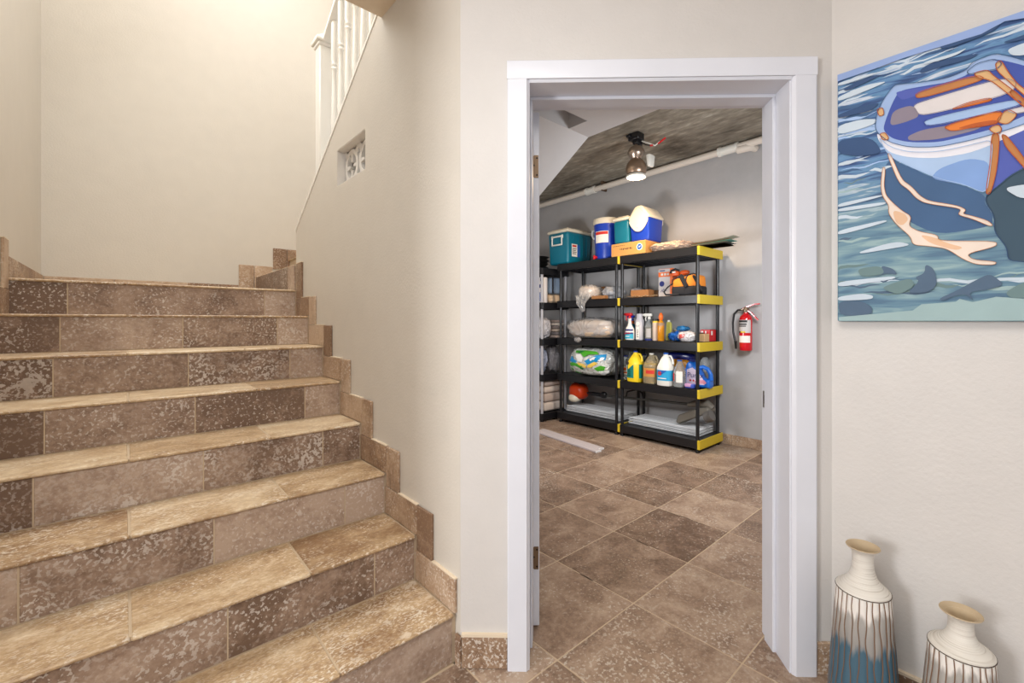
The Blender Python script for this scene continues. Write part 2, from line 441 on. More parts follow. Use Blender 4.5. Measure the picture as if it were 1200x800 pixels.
# concrete slab over the closet
def concrete():
    m = bpy.data.materials.new('raw_concrete'); m.use_nodes = True; nt = m.node_tree; N = nt.nodes; Lk = nt.links.new
    b = N['Principled BSDF']; tc = N.new('ShaderNodeTexCoord'); mp = N.new('ShaderNodeMapping'); mp.inputs['Scale'].default_value = (1, .35, 1)
    Lk(tc.outputs['Object'], mp.inputs[0])
    n = N.new('ShaderNodeTexNoise'); n.inputs['Scale'].default_value = 3.2; n.inputs['Detail'].default_value = 8; n.inputs['Roughness'].default_value = .65; n.inputs['Distortion'].default_value = .5
    Lk(mp.outputs[0], n.inputs['Vector'])
    n2 = N.new('ShaderNodeTexNoise'); n2.inputs['Scale'].default_value = 26; n2.inputs['Detail'].default_value = 5
    Lk(mp.outputs[0], n2.inputs['Vector'])
    c1 = ramp(nt, n.outputs['Fac'], [(.30, lin((92, 84, 74))), (.48, lin((158, 151, 140))), (.68, lin((192, 187, 176)))])
    c2 = ramp(nt, n2.outputs['Fac'], [(.35, lin((160, 152, 140))), (.58, lin((206, 202, 192))), (.68, lin((245, 242, 236)))])
    mx = N.new('ShaderNodeMix'); mx.data_type = 'RGBA'; mx.blend_type = 'MULTIPLY'; mx.inputs[0].default_value = .75
    Lk(c1, mx.inputs[6]); Lk(c2, mx.inputs[7]); Lk(mx.outputs[2], b.inputs['Base Color'])
    b.inputs['Roughness'].default_value = .85
    bp = N.new('ShaderNodeBump'); bp.inputs['Strength'].default_value = .6; bp.inputs['Distance'].default_value = .01
    Lk(n2.outputs['Fac'], bp.inputs['Height']); Lk(bp.outputs['Normal'], b.inputs['Normal'])
    return m
CONC = concrete()
struct(MB().prism([(UB+.12, .38), (UB+.12, 5.07), (2.08, 5.07), (2.08, 1.80), (1.10, 1.80), (1.10, 1.38), (2.05, .43)], 'z', CC, CC+.12).build('ceiling_closet', CONC, smooth=0))
ceil = MB()
ceil.prism([(-3.2, -3.2), (UP+.12, -3.2), (UP+.12, .40), (UR+.05, 1.31), (UR+.05, 1.98), (-.53, 1.98), (-.53, 1.45), (-3.2, 1.45)], 'z', CEIL, CEIL+.30)
struct(ceil.build('ceiling', CEILP, smooth=0))
struct(MB().box(UL-.12, 2.2, 1.98, VB+.12, 5.3, 5.4).build('ceiling_stairwell', CEILP, smooth=0))
struct(MB().box(UL-.12, 2.2, 1.86, 1.98, CEIL+.30, 5.3).box(2.08, 2.2, 1.98, VB, CC+.12, 5.3).build('wall_upper', WALL, smooth=0))

# ------------------------------------------------------------------ skirting tiles
SH = .12
def skirt_run(name, u0, u1):
    e = bpy.data.objects.new(name, None); COL.objects.link(e); e['kind'] = 'structure'
    uc = (u0+u1)/2; du = u1-u0-.0005
    for i in range(1, 9):
        ns = V0+(i-1)*T-OV
        if i > 1:
            ztop = i*R+SH if i < 8 else 9*R
            tilebox('tile', du, SH-.004, ztop-((i-1)*R+SH)-.002, SKIRT, e, (uc, ns-SH/2, (ztop+(i-1)*R+SH)/2+.001))
        if i < 8:
            end = V0+i*T
            tilebox('tile', du, end-ns-.002, SH-.001, SKIRT, e, (uc, (ns+end)/2, i*R+SH/2+.0005))
            # pale caulk along the top of each tile
            nn = V0+i*T-OV-SH
            MB().box(u0, u1, ns, nn, i*R+SH, i*R+SH+.004).build('caulk', CAULK, e, smooth=0)
        else:
            MB().box(u0, u1, ns-SH, ns+.0, 9*R, 9*R+.004).build('caulk', CAULK, e, smooth=0)
    return e
skirt_run('baseboard_stair', UR-.012, UR)
bl = skirt_run('baseboard_left', UL, UL+.012)
vv = V0+7*T-OV
for a, b in cuts(vv, VB-.012, [vv+.42, vv+.84]):
    tilebox('tile', .0115, b-a-.0025, .104, SKIRT, bl, (UL+.006, (a+b)/2, 8*R+.052))
bb = bpy.data.objects.new('baseboard_landing', None); COL.objects.link(bb); bb['kind'] = 'structure'
for a, b in cuts(UL+.012, .712, [-.05, .37]):
    tilebox('tile', b-a-.0025, .0115, .10, SKIRT, bb, ((a+b)/2, VB-.006, 8*R+.05))
tilebox('tile', .11, .0115, .20, SKIRT, bb, (.768, VB-.006, 9*R+.0))
tilebox('tile', .137, .0115, .20, SKIRT, bb, (.895, VB-.006, 9*R+.0))
tilebox('tile', .11, .0115, .185, SKIRT, bb, (1.023, VB-.006, 10*R+.0))
tilebox('tile', .25, .0115, .185, SKIRT, bb, (1.206, VB-.006, 10*R+.0))
# doorway wall and painting wall skirting
bf = bpy.data.objects.new('baseboard_front', None); COL.objects.link(bf); bf['kind'] = 'structure'
def sntile(s0, s1, h, par):
    m = MB(); snbox(m, s0+.0015, s1-.0015, NF-.0125, NF-.0005, 0.001, h, bev=.002)
    o = m.build('tile', SKIRT, par, smooth=0)
    c = SN((s0+s1)/2, NF-.006)
    o.data.transform(Matrix.Translation((-c[0], -c[1], 0))); o.location = (c[0], c[1], 0)
sntile(-.331, -.170, .110, bf); sntile(.881, .936, .110, bf)
tilebox('tile', .0115, .03, .109, SKIRT, bf, (UR-.006, 1.330, .0555))
m = MB(); snbox(m, -.331, -.170, NF-.013, NF, .110, .119); m.build('caulk', CAULK, bf, smooth=0)
br = bpy.data.objects.new('baseboard_right', None); COL.objects.link(br); br['kind'] = 'structure'
for k in range(4):
    tilebox('tile', .0115, .455, .109, SKIRT, br, (UP-.0065, .40-.2285-k*.457, .0555))
MB().box(UP-.0125, UP, -1.4, .41, .110, .118).build('caulk', CAULK, br, smooth=0)
bc = bpy.data.objects.new('baseboard_closet', None); COL.objects.link(bc); bc['kind'] = 'structure'
for k in range(9):
    tilebox('tile', .0115, .455, .10, SKIRT, bc, (UB-.0065, .73+k*.457, .051))

# ------------------------------------------------------------------ door frame and door
tr = bpy.data.objects.new('trim_doorway', None); COL.objects.link(tr); tr['kind'] = 'structure'
def casing(s_out, s_in):
    d = 1 if s_in > s_out else -1
    pts = [(s_out, NF), (s_out, NF-.018), (s_out+d*.004, NF-.020), (s_in-d*.010, NF-.020), (s_in-d*.004, NF-.013), (s_in, NF-.010), (s_in, NF)]
    MB().prism([SN(*p) for p in pts], 'z', 0, 2.035).build('side_casing', TRIM, tr, smooth=25)
casing(-.170, -.094); casing(.880, .800)
def hz(s0, s1, prof, name):
    m = MB(); A = [m.bm.verts.new((*SN(s0, n), z)) for n, z in prof]; B = [m.bm.verts.new((*SN(s1, n), z)) for n, z in prof]
    m.bm.faces.new(A); m.bm.faces.new(B[::-1])
    for i in range(len(prof)): m.bm.faces.new((A[i], B[i], B[(i+1) % len(prof)], A[(i+1) % len(prof)]))
    bmesh.ops.recalc_face_normals(m.bm, faces=m.bm.faces[:])
    return m.build(name, TRIM, tr, smooth=25)
hz(-.171, .881, [(NF, 2.0355), (NF-.020, 2.0355), (NF-.021, 2.041), (NF-.021, 2.096), (NF-.018, 2.099), (NF, 2.099)], 'head_casing')
hz(-.094, .800, [(NF, 2.026), (NF-.010, 2.026), (NF-.016, 2.035), (NF, 2.035)], 'head_bead')
for s0, s1, nm in ((SJL-.018, SJL, 'jamb'), (SJR, SJR+.018, 'jamb')):
    m = MB(); snbox(m, s0, s1, NF-.004, NB_+.002, 0, ZH+.018); m.build(nm, TRIM, tr, smooth=0)
m = MB(); snbox(m, SJL, SJR, NF-.004, NB_+.002, ZH, ZH+.018); m.build('jamb', TRIM, tr, smooth=0)
for s0, s1 in ((SJL, SJL+.008), (SJR-.012, SJR)):
    m = MB(); snbox(m, s0, s1, 1.628, 1.694, 0, ZH-.012, bev=.002); m.build('door_stop', TRIM, tr, smooth=0)
m = MB(); snbox(m, SJL, SJR, 1.628, 1.694, ZH-.012, ZH, bev=.002); m.build('door_stop', TRIM, tr, smooth=0)
BRASS = mat('aged_brass', (128, 106, 84), .45, .6); STEEL = mat('brushed_steel', (150, 148, 146), .35, .9); DARK = mat('screw_dark', (48, 40, 34), .5, .6)
m = MB(); snbox(m, SJR-.0015, SJR+.001, 1.698, 1.728, .872, .935); sk = m.build('strike_plate', STEEL, tr, smooth=0)
m = MB(); snbox(m, SJR-.0022, SJR+.0, 1.704, 1.717, .888, .919); m.build('latch_hole', DARK, sk, smooth=0)

dr = bpy.data.objects.new('door_1', None); COL.objects.link(dr); dr['kind'] = 'structure'
hx, hy = SN(-.086, 1.735); dr.location = (hx, hy, 0); dr.rotation_euler = (0, 0, math.radians(48.2))
# local x along the open leaf, y across its thickness
d = MB().box(0, .86, -.0175, .0175, .010, 2.022, bev=.0025)
for z0, z1_ in ((.22, .92), (1.08, 1.86)):
    for x0, x1 in ((.12, .40), (.48, .76)):
        d.box(x0, x1, -.0195, .0195, z0, z1_, bev=.003)
d.build('leaf', TRIM, dr, smooth=0)
for zc in (1.808, .276, 1.042):
    if zc == 1.042: continue
    h = MB().prism([(-.012, -.044), (.004, -.044), (.011, -.038), (.011, .038), (.004, .044), (-.012, .044)], 'x', -.0022, .0005, M=Matrix.Translation((0, -.002, zc))).build('hinge', BRASS, dr, smooth=0)
    sc = MB()
    for a, b in ((-.006, .033), (.006, .004), (-.006, -.033)):
        sc.lathe([(0.0038, 0), (.0034, .0012), (0, .0016)], 8, M=Matrix.Translation((-.0022, a-.002, zc+b)) @ Matrix.Rotation(-PI/2, 4, 'Y'))
    sc.build('screw', DARK, h)
    MB().lathe([(.0055, -.045), (.0055, .045)], 10, c=(-.003, .0175, zc)).build('knuckle', BRASS, h)

# ------------------------------------------------------------------ stair railing
RAILW = mat('white_rail_paint', (240, 238, 232), .28)
rl = thing('stair_railing', 'white painted balustrade with turned spindles on the sloped top of the stair wall', 'railing', (0, 0, 0))
ru = .915
nv = 2.975
nz = topz(nv)
MB().box(ru-.043, ru+.043, nv-.043, nv+.043, nz-.06, 2.925, bev=.004).build('newel_post', RAILW, rl)
cp = MB().box(ru-.052, ru+.052, nv-.052, nv+.052, 2.905, 2.925, bev=.004).box(ru-.066, ru+.066, nv-.066, nv+.066, 2.925, 2.952, bev=.008, seg=2)
cp.prism([(ru-.062, 2.952), (ru+.062, 2.952), (ru+.02, 2.982), (ru-.02, 2.982)], 'y', nv-.045, nv+.045, bev=.004)
cp.build('newel_cap', RAILW, rl)
ang = math.atan(.60)
def rail_z(v): return topz(v)+.872
hr = MB()
prf = [(-.030, -.028), (.030, -.028), (.033, -.010), (.026, .016), (.012, .030), (-.012, .030), (-.026, .016), (-.033, -.010)]
A = []
for v in (nv-.042, 1.99):
    A.append([hr.bm.verts.new((ru+x, v, rail_z(v)+z)) for x, z in prf])
hr.bm.faces.new(A[0]); hr.bm.faces.new(A[1][::-1])
for i in range(8): hr.bm.faces.new((A[0][i], A[1][i], A[1][(i+1) % 8], A[0][(i+1) % 8]))
bmesh.ops.recalc_face_normals(hr.bm, faces=hr.bm.faces[:])
hr.build('handrail', RAILW, rl)
H = .84
bprof = [(.0, 0.001), (.019, .001), (.019, .10), (.012, .115), (.017, .13), (.012, .145), (.0165, .19), (.019, .26), (.015, .40), (.0125, .50), (.0125, .575),
         (.018, .585), (.0125, .597), (.018, .61), (.0125, .622), (.0175, .64), (.0175, H+.03)]
bmesh_b = MB().lathe(bprof, 14, sq=0)
bo = None
for k in range(8):
    v = 2.805-k*.113
    if v < 2.0: break
    if bo is None: bo = bmesh_b.build('baluster', RAILW, rl); bo.location = (ru, v, topz(v)-.02)
    else: place_mesh('baluster', bo.data, rl, (ru, v, topz(v)-.02))
struct(MB().prism([(1.99, topz(1.99)), (3.365, topz(3.365)), (3.365, topz(3.365)+.018), (1.99, topz(1.99)+.018)], 'x', UR-.004, UR+.134).build('trim_1', RAILW, smooth=0))

# ------------------------------------------------------------------ storage shelving
BLACKP = mat('black_plastic', (24, 24, 27), .34, bump=(60, .1, .002)); BLACKT = mat('black_tube', (30, 31, 34), .28)
GREYT = mat('grey_tube', (176, 176, 182), .35); YELLOW = mat('yellow_plastic', (210, 182, 44), .42)
LEV = [.118, .578, 1.005, 1.443, 1.884]
LI = [q+.0040 for q in LEV]
def shelf_unit(label, u0, v0, wd, dp, postm, caps, levs=LEV):
    t = thing('shelving_unit', label, 'shelving', (u0, v0+wd/2, 0), -PI/2, 'plastic shelving units along the closet wall')
    h = wd/2
    for z in levs:
        b = MB()
        for x0, x1, y0, y1 in ((-h, h, 0, .022), (-h, h, dp-.022, dp), (-h, -h+.022, .022, dp-.022), (h-.022, h, .022, dp-.022)):
            b.box(x0, x1, y0, y1, z-.078, z, bev=.004)
        b.box(-h+.02, h-.02, .02, dp-.02, z-.030, z-.003)
        for k in range(5):
            y = .05+k*(dp-.1)/4
            b.box(-h+.022, h-.022, y-.006, y+.006, z-.062, z-.028)
        sh = b.build('shelf', BLACKP, t, smooth=30)
        if caps:
            for sx in (-1, 1):
                c = MB(); x0, x1 = (-h-.004, -h+.026) if sx < 0 else (h-.026, h+.004)
                if sx < 0:
                    c.box(x0, x1, -.004, .022, z-.080, z+.002, bev=.004)
                    c.box(x0, -h+.02, .022, dp+.002, z-.080, z+.002, bev=.003)
                else:
                    c.box(h-.004, h+.005, -.003, dp+.003, z-.082, z+.003, bev=.003).box(h-.02, h, -.004, .01, z-.08, z+.002, bev=.002)
                c.build('end_cap', YELLOW, sh, smooth=30)
    for sx in (-1, 1):
        for y in (.032, dp-.032):
            b = MB(); x = sx*(h-.034)
            for za, zb in zip([0.0]+levs[:-1], [q-.060 for q in levs]):
                b.tube([(x, y, za), (x, y, zb)], .0165, 14)
            p = b.build('post', postm, t)
            MB().lathe([(.020, 0), (.021, .012), (.017, .022)], 14, c=(x, y, 0)).build('foot', BLACKP, p)
    return t
SU, SD = 3.766, .462
shelf_unit('black shelving unit with yellow end caps, nearest the fire extinguisher', SU, 1.945, .914, SD, BLACKT, True)
shelf_unit('plain black shelving unit in the corner, holding the colourful plastic pack', SU+.002, 2.866, .90, SD, BLACKT, False)
shelf_unit('black shelving unit with pale grey posts, half hidden beside the open door', 3.59, 3.84, .90, .47, GREYT, False, [.100, .565, .990, 1.425, 1.840])

NQ = -PI/2
def put(name, label, cat, u, v, z, group=None, rz=0): return thing(name, label, cat, (u, v, z), NQ+rz, group)
WHITEP = mat('white_plastic', (232, 230, 222), .38); CREAMP = mat('cream_plastic', (232, 222, 200), .4)
TEAL = mat('teal_plastic', (14, 112, 136), .34); BLUEP = mat('blue_plastic', (24, 62, 176), .32); NAVYP = mat('navy_plastic', (18, 36, 120), .34)
RED = mat('red_plastic', (205, 28, 34), .35); ORANGE = mat('orange_plastic', (238, 108, 28), .4); AMBER = mat('amber_liquid', (224, 150, 30), .12, trans=.35)
LABELW = mat('label_paper', (236, 232, 224), .6); LRED = mat('label_red', (204, 52, 44), .55); LBLUE = mat('label_blue', (34, 92, 176), .55)
LCYAN = mat('label_cyan', (40, 160, 210), .5); LNAVY = mat('label_navy', (28, 40, 110), .5); LGREEN = mat('label_green', (10, 120, 112), .5)
CARD = mat('cardboard', (196, 146, 84), .75, bump=(40, .1, .002)); CARDD = mat('brown_cardboard', (150, 104, 62), .78, bump=(40, .1, .002))
CLEAR = mat('clear_plastic', (232, 236, 236), .12, trans=.82, ior=1.25); POLY = film('poly_film', (214, 212, 212), .45)
POLYD = film('smoky_film', (176, 172, 172), .4); YEL = mat('yellow_jug', (240, 206, 40), .35)
BLK = mat('black_fabric', (34, 34, 38), .75, bump=(120, .2, .002)); ORF = mat('orange_fabric', (244, 146, 46), .7, bump=(120, .2, .002)); INK = mat('ink', (40, 38, 40), .6)
METAL = mat('galvanised', (190, 190, 188), .3, .8); LIQ = mat('pale_liquid', (206, 180, 120), .15, trans=.4)

# --- coolers on the top shelf
def ice_chest(t, w, d, h, body, lid, lidh):
    b = MB(); b.box(-w/2, w/2, 0, d, 0, h, bev=.03, seg=3, taper=.07)
    for k in range(4):
        y = d*.25+k*d*.17
        b.box(w/2-.004, w/2+.003, y, y+.012, h*.25, h*.9)
    bo = b.build('body', body, t)
    l = MB().box(-w/2-.008, w/2+.008, -.008, d+.008, h-.004, h+lidh*.62, bev=.016, seg=2)
    l.box(-w/2+.03, w/2-.03, .03, d-.03, h+lidh*.6, h+lidh, bev=.012, seg=2)
    lo = l.build('lid', lid, t)
    return bo, lo
t = put('ice_chest', 'large teal cooler with cream lid and square side handle, top of the corner shelving', 'cooler', 3.80, 3.79, LI[4], 'coolers on the top shelf')
ice_chest(t, .34, .44, .385, TEAL, CREAMP, .05)
hd = MB()
for x0, x1, z0, z1_ in ((-.09, .09, .325, .345), (-.09, .09, .225, .243), (-.09, -.072, .24, .33), (.072, .09, .24, .33)): hd.box(x0, x1, -.016, -.002, z0, z1_, bev=.004)
hd.box(.07, .10, -.012, .0, .31, .352, bev=.004).box(-.10, -.07, -.012, .0, .31, .352, bev=.004)
hd.build('handle', WHITEP, t)
lb = MB().box(.171, .1735, .07, .165, .09, .24).build('label', LABELW, t, smooth=0)
MB().box(.1725, .1742, .165, .215, .09, .235).build('panel', LBLUE, lb, smooth=0)
m = MB().box(.1735, .1745, .08, .15, .205, .228)
m.build('band', LRED, lb, smooth=0)
m = MB()
for k in range(4): m.box(.1735, .1745, .08, .15-.01*(k % 2), .18-.02*k, .188-.02*k)
m.build('print_lines', INK, lb, smooth=0)

t = put('drink_cooler', 'tall round blue drink cooler with cream lid, beside the large teal cooler', 'cooler', 4.0, 3.185, LI[4], 'coolers on the top shelf')
MB().lathe([(.0, 0), (.128, 0), (.135, .02), (.150, .40), (.152, .415), (.142, .425), (0, .425)], 36).build('body', BLUEP, t)
MB().lathe([(.160, .405), (.163, .44), (.156, .468), (.14, .474), (.08, .48), (.05, .497), (0, .50)], 36).build('lid', CREAMP, t)
MB().tube([(-.150, -.03, .36), (-.186, -.035, .365), (-.196, -.035, .31), (-.176, -.03, .275), (-.146, -.03, .27)], .012, 8).build('handle', WHITEP, t)
lb = MB().lathe([(.1515, .19), (.1525, .32)], 14, a0=-PI/2-.35, a1=-PI/2+.75, cap=False).build('label', LABELW, t)
MB().lathe([(.1530, .282), (.1533, .314)], 14, a0=-PI/2-.33, a1=-PI/2+.72, cap=False).build('band', LRED, lb)
m = MB().tube([(-.05, -.135, .035), (-.05, -.172, .033)], .016, 10).box(-.062, -.038, -.18, -.162, .01, .055, bev=.004).build('spigot', RED, t)

box = put('cardboard_box', 'long low tan cardboard box with a round blue logo, under the two small coolers', 'box', 3.785, 2.745, LI[4])
MB().box(-.215, .215, 0, .32, 0, .133, bev=.003).build('carton', CARD, box, smooth=0)
m = MB()
m.lathe([(.036, 0), (.036, .0015), (0, .0015)], 24, M=Matrix.Translation((.145, 0, .07)) @ Matrix.Rotation(PI/2, 4, 'X'))
lg = m.build('logo_disc', LABELW, box, smooth=0)
m = MB(); m.lathe([(.028, 0), (.028, .001), (0, .001)], 24, M=Matrix.Translation((.145, -.0015, .07)) @ Matrix.Rotation(PI/2, 4, 'X')); m.build('logo_dot', LBLUE, lg, smooth=0)
m = MB().tube([(.133, -.0035, .062), (.142, -.0035, .078), (.150, -.0035, .064), (.158, -.0035, .08)], .003, 6); m.build('logo_mark', LABELW, lg)
m = MB()
for k in range(9):
    x = -.10+k*.018; m.box(x, x+random.uniform(.006, .015), -.0012, .0006, .066-.003*(k % 3), .076+.004*(k % 2))
for k in range(8):
    x = -.19+k*.02; m.box(x, x+.012, -.0012, .0006, .106, .111)
m.build('print', INK, box, smooth=0)

t = put('ice_chest', 'small teal cooler with cream lid, on the tan box between two blue coolers', 'cooler', 3.83, 2.872, LI[4]+.1335, 'coolers on the top shelf')
ice_chest(t, .205, .24, .255, TEAL, CREAMP, .05)
t = put('lunch_cooler', 'blue personal cooler with cream tent-shaped swing lid, on the tan box', 'cooler', 3.83, 2.640, LI[4]+.1335, 'coolers on the top shelf')
W_, D_ = .24, .27
MB().box(-W_/2, W_/2, 0, D_, 0, .245, bev=.02, seg=3, taper=.10).build('body', BLUEP, t)
l = MB()
l.prism([(-W_/2-.004, .235), (W_/2+.004, .235), (W_/2+.004, .255), (.045, .36), (.02, .368), (-.02, .368), (-.045, .36), (-W_/2-.004, .255)], 'y', -.004, D_+.004, bev=.008, seg=2)
lid = l.build('lid', CREAMP, t)
n_ = 12
shield = [(-.112, .25)]+[(-.112+.224*k/n_, .10+.10*abs(2*k/n_-1)**2.2) for k in range(n_+1)]+[(.112, .25), (.0, .357)]
for y in (-.012, D_-.002):
    MB().prism(shield, 'y', y, y+.014, bev=.003).build('swing_arm', CREAMP, lid)
MB().lathe([(.018, 0), (.016, .006), (0, .008)], 16, M=Matrix.Translation((0, -.012, .16)) @ Matrix.Rotation(PI/2, 4, 'X')).build('button', WHITEP, lid)
MB().box(-.02, .02, .10, .17, .366, .371, bev=.002).build('grip', mat('dark_grip', (70, 66, 62), .6), lid)

t = MB()
def rugp(i, j): return None
t.blob((0, 0, 0), (.42, .30, .085), 3.0, .10, 9, 3, 72, 30)
rng = random.Random(4)
for v in t.bm.verts:
    n = noise.noise(v.co*60)*.010+noise.noise(v.co*130)*.007
    v.co += Vector((n*.6, -abs(n)*.7, abs(n)))
o = t.build('shaggy_rug', mat('shag_pile', (196, 168, 148), .95, bump=(140, .8, .01), var=.16), smooth=0)
o.location = (3.93, 2.305, LI[4]); o.rotation_euler = (0, 0, NQ)
tag(o, 'beige shaggy bath rug folded beside the tan cardboard box', 'rug')

# loose flat sheets overhanging the end of the top shelf
cols = [('brown_sheet', (226, 192, 152)), ('grey_sheet', (142, 142, 138)), ('pale_sheet', (214, 204, 190)), ('mint_sheet', (150, 204, 194)), ('brown_sheet2', (188, 146, 120)), ('slate_sheet', (186, 192, 184))]
lab = ['lowest tan cardboard sheet jutting past the yellow shelf end', 'grey flat sheet second from the bottom of the overhanging pile', 'cream flat sheet in the middle of the overhanging pile',
       'mint green flat sheet in the overhanging pile', 'brown flat sheet lying under the topmost one of the overhanging pile', 'slate grey curled sheet topmost in the overhanging pile']
z = LI[4]+.003
for k, (n_, c) in enumerate(cols):
    L = [.34, .34, .33, .36, .34, .38][k]; vc = [1.905, 1.90, 1.905, 1.89, 1.90, 1.875][k]; dd = [.22, .20, .19, .17, .16, .13][k]
    cur = [.0, .003, .004, .006, .008, .020][k]
    b = MB().sheet(lambda a, bq: (-L/2+a*L, bq*dd, cur*a**4), 8, 2, th=.008)
    o = b.build('flat_sheet', mat(n_, c, .7, bump=(20, .2, .004)), smooth=30)
    o.location = (3.82+.012*k, vc, z); o.rotation_euler = (0, 0, NQ+[.02, -.05, .06, -.03, .05, .0][k])
    tag(o, lab[k], 'sheet', 'flat sheets on the shelf end'); z += .0100

# --- shelf 4 (second from top)
def bag(name, label, cat, u, v, z, size, m, seed, lump=.13, p=2.4, freq=5, group=None, rz=0, nu=30, nv=18):
    o = MB().blob((0, 0, 0), size, p, lump, freq, seed, nu, nv).build(name, m, smooth=60)
    o.location = (u, v, z); o.rotation_euler = (0, 0, NQ+rz); tag(o, label, cat, group); return o
z = LI[3]
t = put('wrapped_bundle', 'cream bundle in a clear bag whose twisted tail hangs over the shelf edge', 'bundle', 3.775, 3.35, z)
MB().blob((0, .13, .006), (.22, .24, .15), 3.4, .06, 6, 5).build('cream_padding', mat('cream_padding', (226, 210, 194), .8, bump=(60, .5, .006)), t, smooth=60)
MB().blob((0, .13, .002), (.245, .265, .170), 3.0, .10, 7, 6, 40, 20).build('bag_film', film('bundle_film', (226, 222, 220), .55), t, smooth=60)
b = MB()
b.sheet(lambda a, q: ((a-.5)*(.24-.20*q)+.01*math.sin(9*q), -.012-.02*math.sin(PI*q)-.006*math.sin(a*19), .05-.19*q), 10, 8, th=.003)
b.build('bag_tail', film('tail_film', (228, 226, 224), .4), t, smooth=60)
bx = put('cardboard_box', 'small brown box behind the bundle with the hanging tail', 'box', 4.085, 3.40, z)
MB().box(-.10, .10, 0, .12, 0, .165, bev=.003).build('carton', CARDD, bx, smooth=0)
bag('clear_bag', 'clear crumpled bag of odds and ends left of the yellow shelf clip', 'bag', 3.93, 3.03, z, (.24, .22, .14), film('clear_crumple_film', (214, 218, 226), .45), 8, .2)
o = MB().box(-.09, .09, 0, .07, 0, .035, bev=.003).build('cardboard_box', CARDD, smooth=0); o.location = (3.752, 3.12, z); o.rotation_euler = (0, 0, NQ); tag(o, 'flat brown carton between the two clear bags on the corner shelving', 'box')
bag('clear_bag', 'smoky clear bag behind the post on the second shelf from the top', 'bag', 4.03, 2.80, z, (.14, .18, .12), POLYD, 9, .16)
for k, (uu, vv_, w_, d_, h_, mm, lb_) in enumerate([(3.845, 2.645, .215, .11, .078, CARDD, 'low brown carton lying in front of the paper strip'), (3.978, 2.537, .07, .10, .076, mat('dark_cardboard', (98, 72, 50), .8), 'dark brown carton between the low carton and the tall orange box')]):
    bx = put('cardboard_box', lb_, 'box', uu, vv_, z)
    MB().box(-w_/2, w_/2, 0, d_, 0, h_, bev=.003).build('carton', mm, bx, smooth=0)
    if k == 0: MB().box(-w_/2, w_/2, d_/2-.02, d_/2+.02, h_-.0005, h_+.001).build('tape', mat('parcel_tape', (170, 124, 78), .3), bx, smooth=0)
o = MB().sheet(lambda a, q: ((a-.5)*.36, q*.05, .006+.004*math.sin(a*22)+.003*math.sin(q*9+a*8)), 24, 3, th=.002).build('paper_strip', mat('crumpled_paper', (226, 214, 196), .7), smooth=60)
o.location = (3.80, 2.60, z+.006); o.rotation_euler = (0, 0, NQ); tag(o, 'crumpled cream paper strip along the front edge of the shelf', 'paper')

t = put('product_box', 'tall grey and orange product box with a round blue badge behind the tool bag', 'box', 3.96, 2.415, z)
MB().box(-.075, .085, 0, .09, 0, .285, bev=.002).build('carton', mat('grey_card', (196, 190, 188), .5), t, smooth=0)
m = MB().box(-.076, .060, -.001, .02, .205, .252).box(.058, .087, -.0015, .091, -.0, .286).box(-.076, .086, .0, .091, .284, .2865).build('orange_panel', mat('orange_card', (232, 112, 50), .5), t, smooth=0)
MB().box(-.045, -.02, -.003, -.0005, .218, .240).box(-.008, .014, -.003, -.0005, .218, .240).box(.024, .045, -.003, -.0005, .218, .240).build('white_marks', LABELW, t, smooth=0)
m = MB(); m.lathe([(.028, 0), (.028, .0015), (0, .0015)], 20, M=Matrix.Translation((-.035, 0, .135)) @ Matrix.Rotation(PI/2, 4, 'X')); m.build('badge', LNAVY, t, smooth=0)
m = MB()
for k in range(3): m.tube([(-.05+.02*k, -.001, .05), (-.03+.018*k, -.001, .075+.01*(k % 2)), (-.02+.02*k, -.001, .06)], .0025, 5)
m.box(-.06, .0, -.0012, .0, .262, .272).build('print', LNAVY, t, smooth=0)

t = put('tool_bag', 'orange and black zipped tool bag with shoulder strap on the second shelf', 'bag', 3.848, 2.135, z, rz=.06)
MB().box(-.14, .14, 0, .19, 0, .09, bev=.02, seg=3).build('base', BLK, t)
up = MB().prism([(-.135, .085), (.135, .085), (.125, .185), (.09, .20), (-.10, .165), (-.13, .15)], 'y', .008, .182, bev=.014, seg=2).build('upper', ORF, t)
MB().tube([(.0, .004, .02), (.0, .0, .09), (.012, .004, .17), (.03, .02, .195), (.03, .16, .195)], .006, 6).build('zip_piping', BLK, up)
MB().tube([(-.13, .0, .10), (-.128, .002, .155), (-.09, .01, .172), (.08, .012, .205), (.12, .012, .19)], .005, 6).build('piping', BLK, up)
MB().box(.055, .095, -.010, .012, .03, .165, bev=.006, M=Matrix.Rotation(-.5, 4, 'Y') @ Matrix.Translation((-.02, 0, .03))).build('strap_pad', BLK, t)
MB().tube([(-.12, -.005, .12), (-.165, -.02, .085), (-.20, -.03, .04), (-.18, -.03, .012), (-.12, -.022, .01), (-.05, -.012, .012)], [.006, .007, .009, .01, .011, .008], 8).build('shoulder_strap', BLK, t)
MB().tube([(.06, .05, .19), (.10, -.02, .17), (.14, -.02, .10), (.165, .0, .04), (.15, .05, .01)], [.012, .013, .013, .012, .01], 8).build('carry_strap', BLK, t)
t = put('headlamp', 'small orange and black headlamp lying on top of the tool bag', 'headlamp', 3.89, 2.255, z+.196, rz=.1)
MB().box(-.05, .03, 0, .05, .0, .05, bev=.014, seg=2).build('housing', mat('burnt_orange', (206, 84, 26), .4), t)
MB().tube([(-.055, .0, .03), (-.04, -.005, .055), (.0, -.005, .066), (.035, .01, .05)], .010, 8).build('strap', BLK, t)
MB().box(-.035, .0, -.008, .0, .030, .045, bev=.003).build('lens', LABELW, t)
MB().blob((.08, .03, .004), (.10, .06, .05), 2.5, .1, 5, 3, 16, 10).build('pouch', mat('burnt_orange', (206, 84, 26), .4), t)

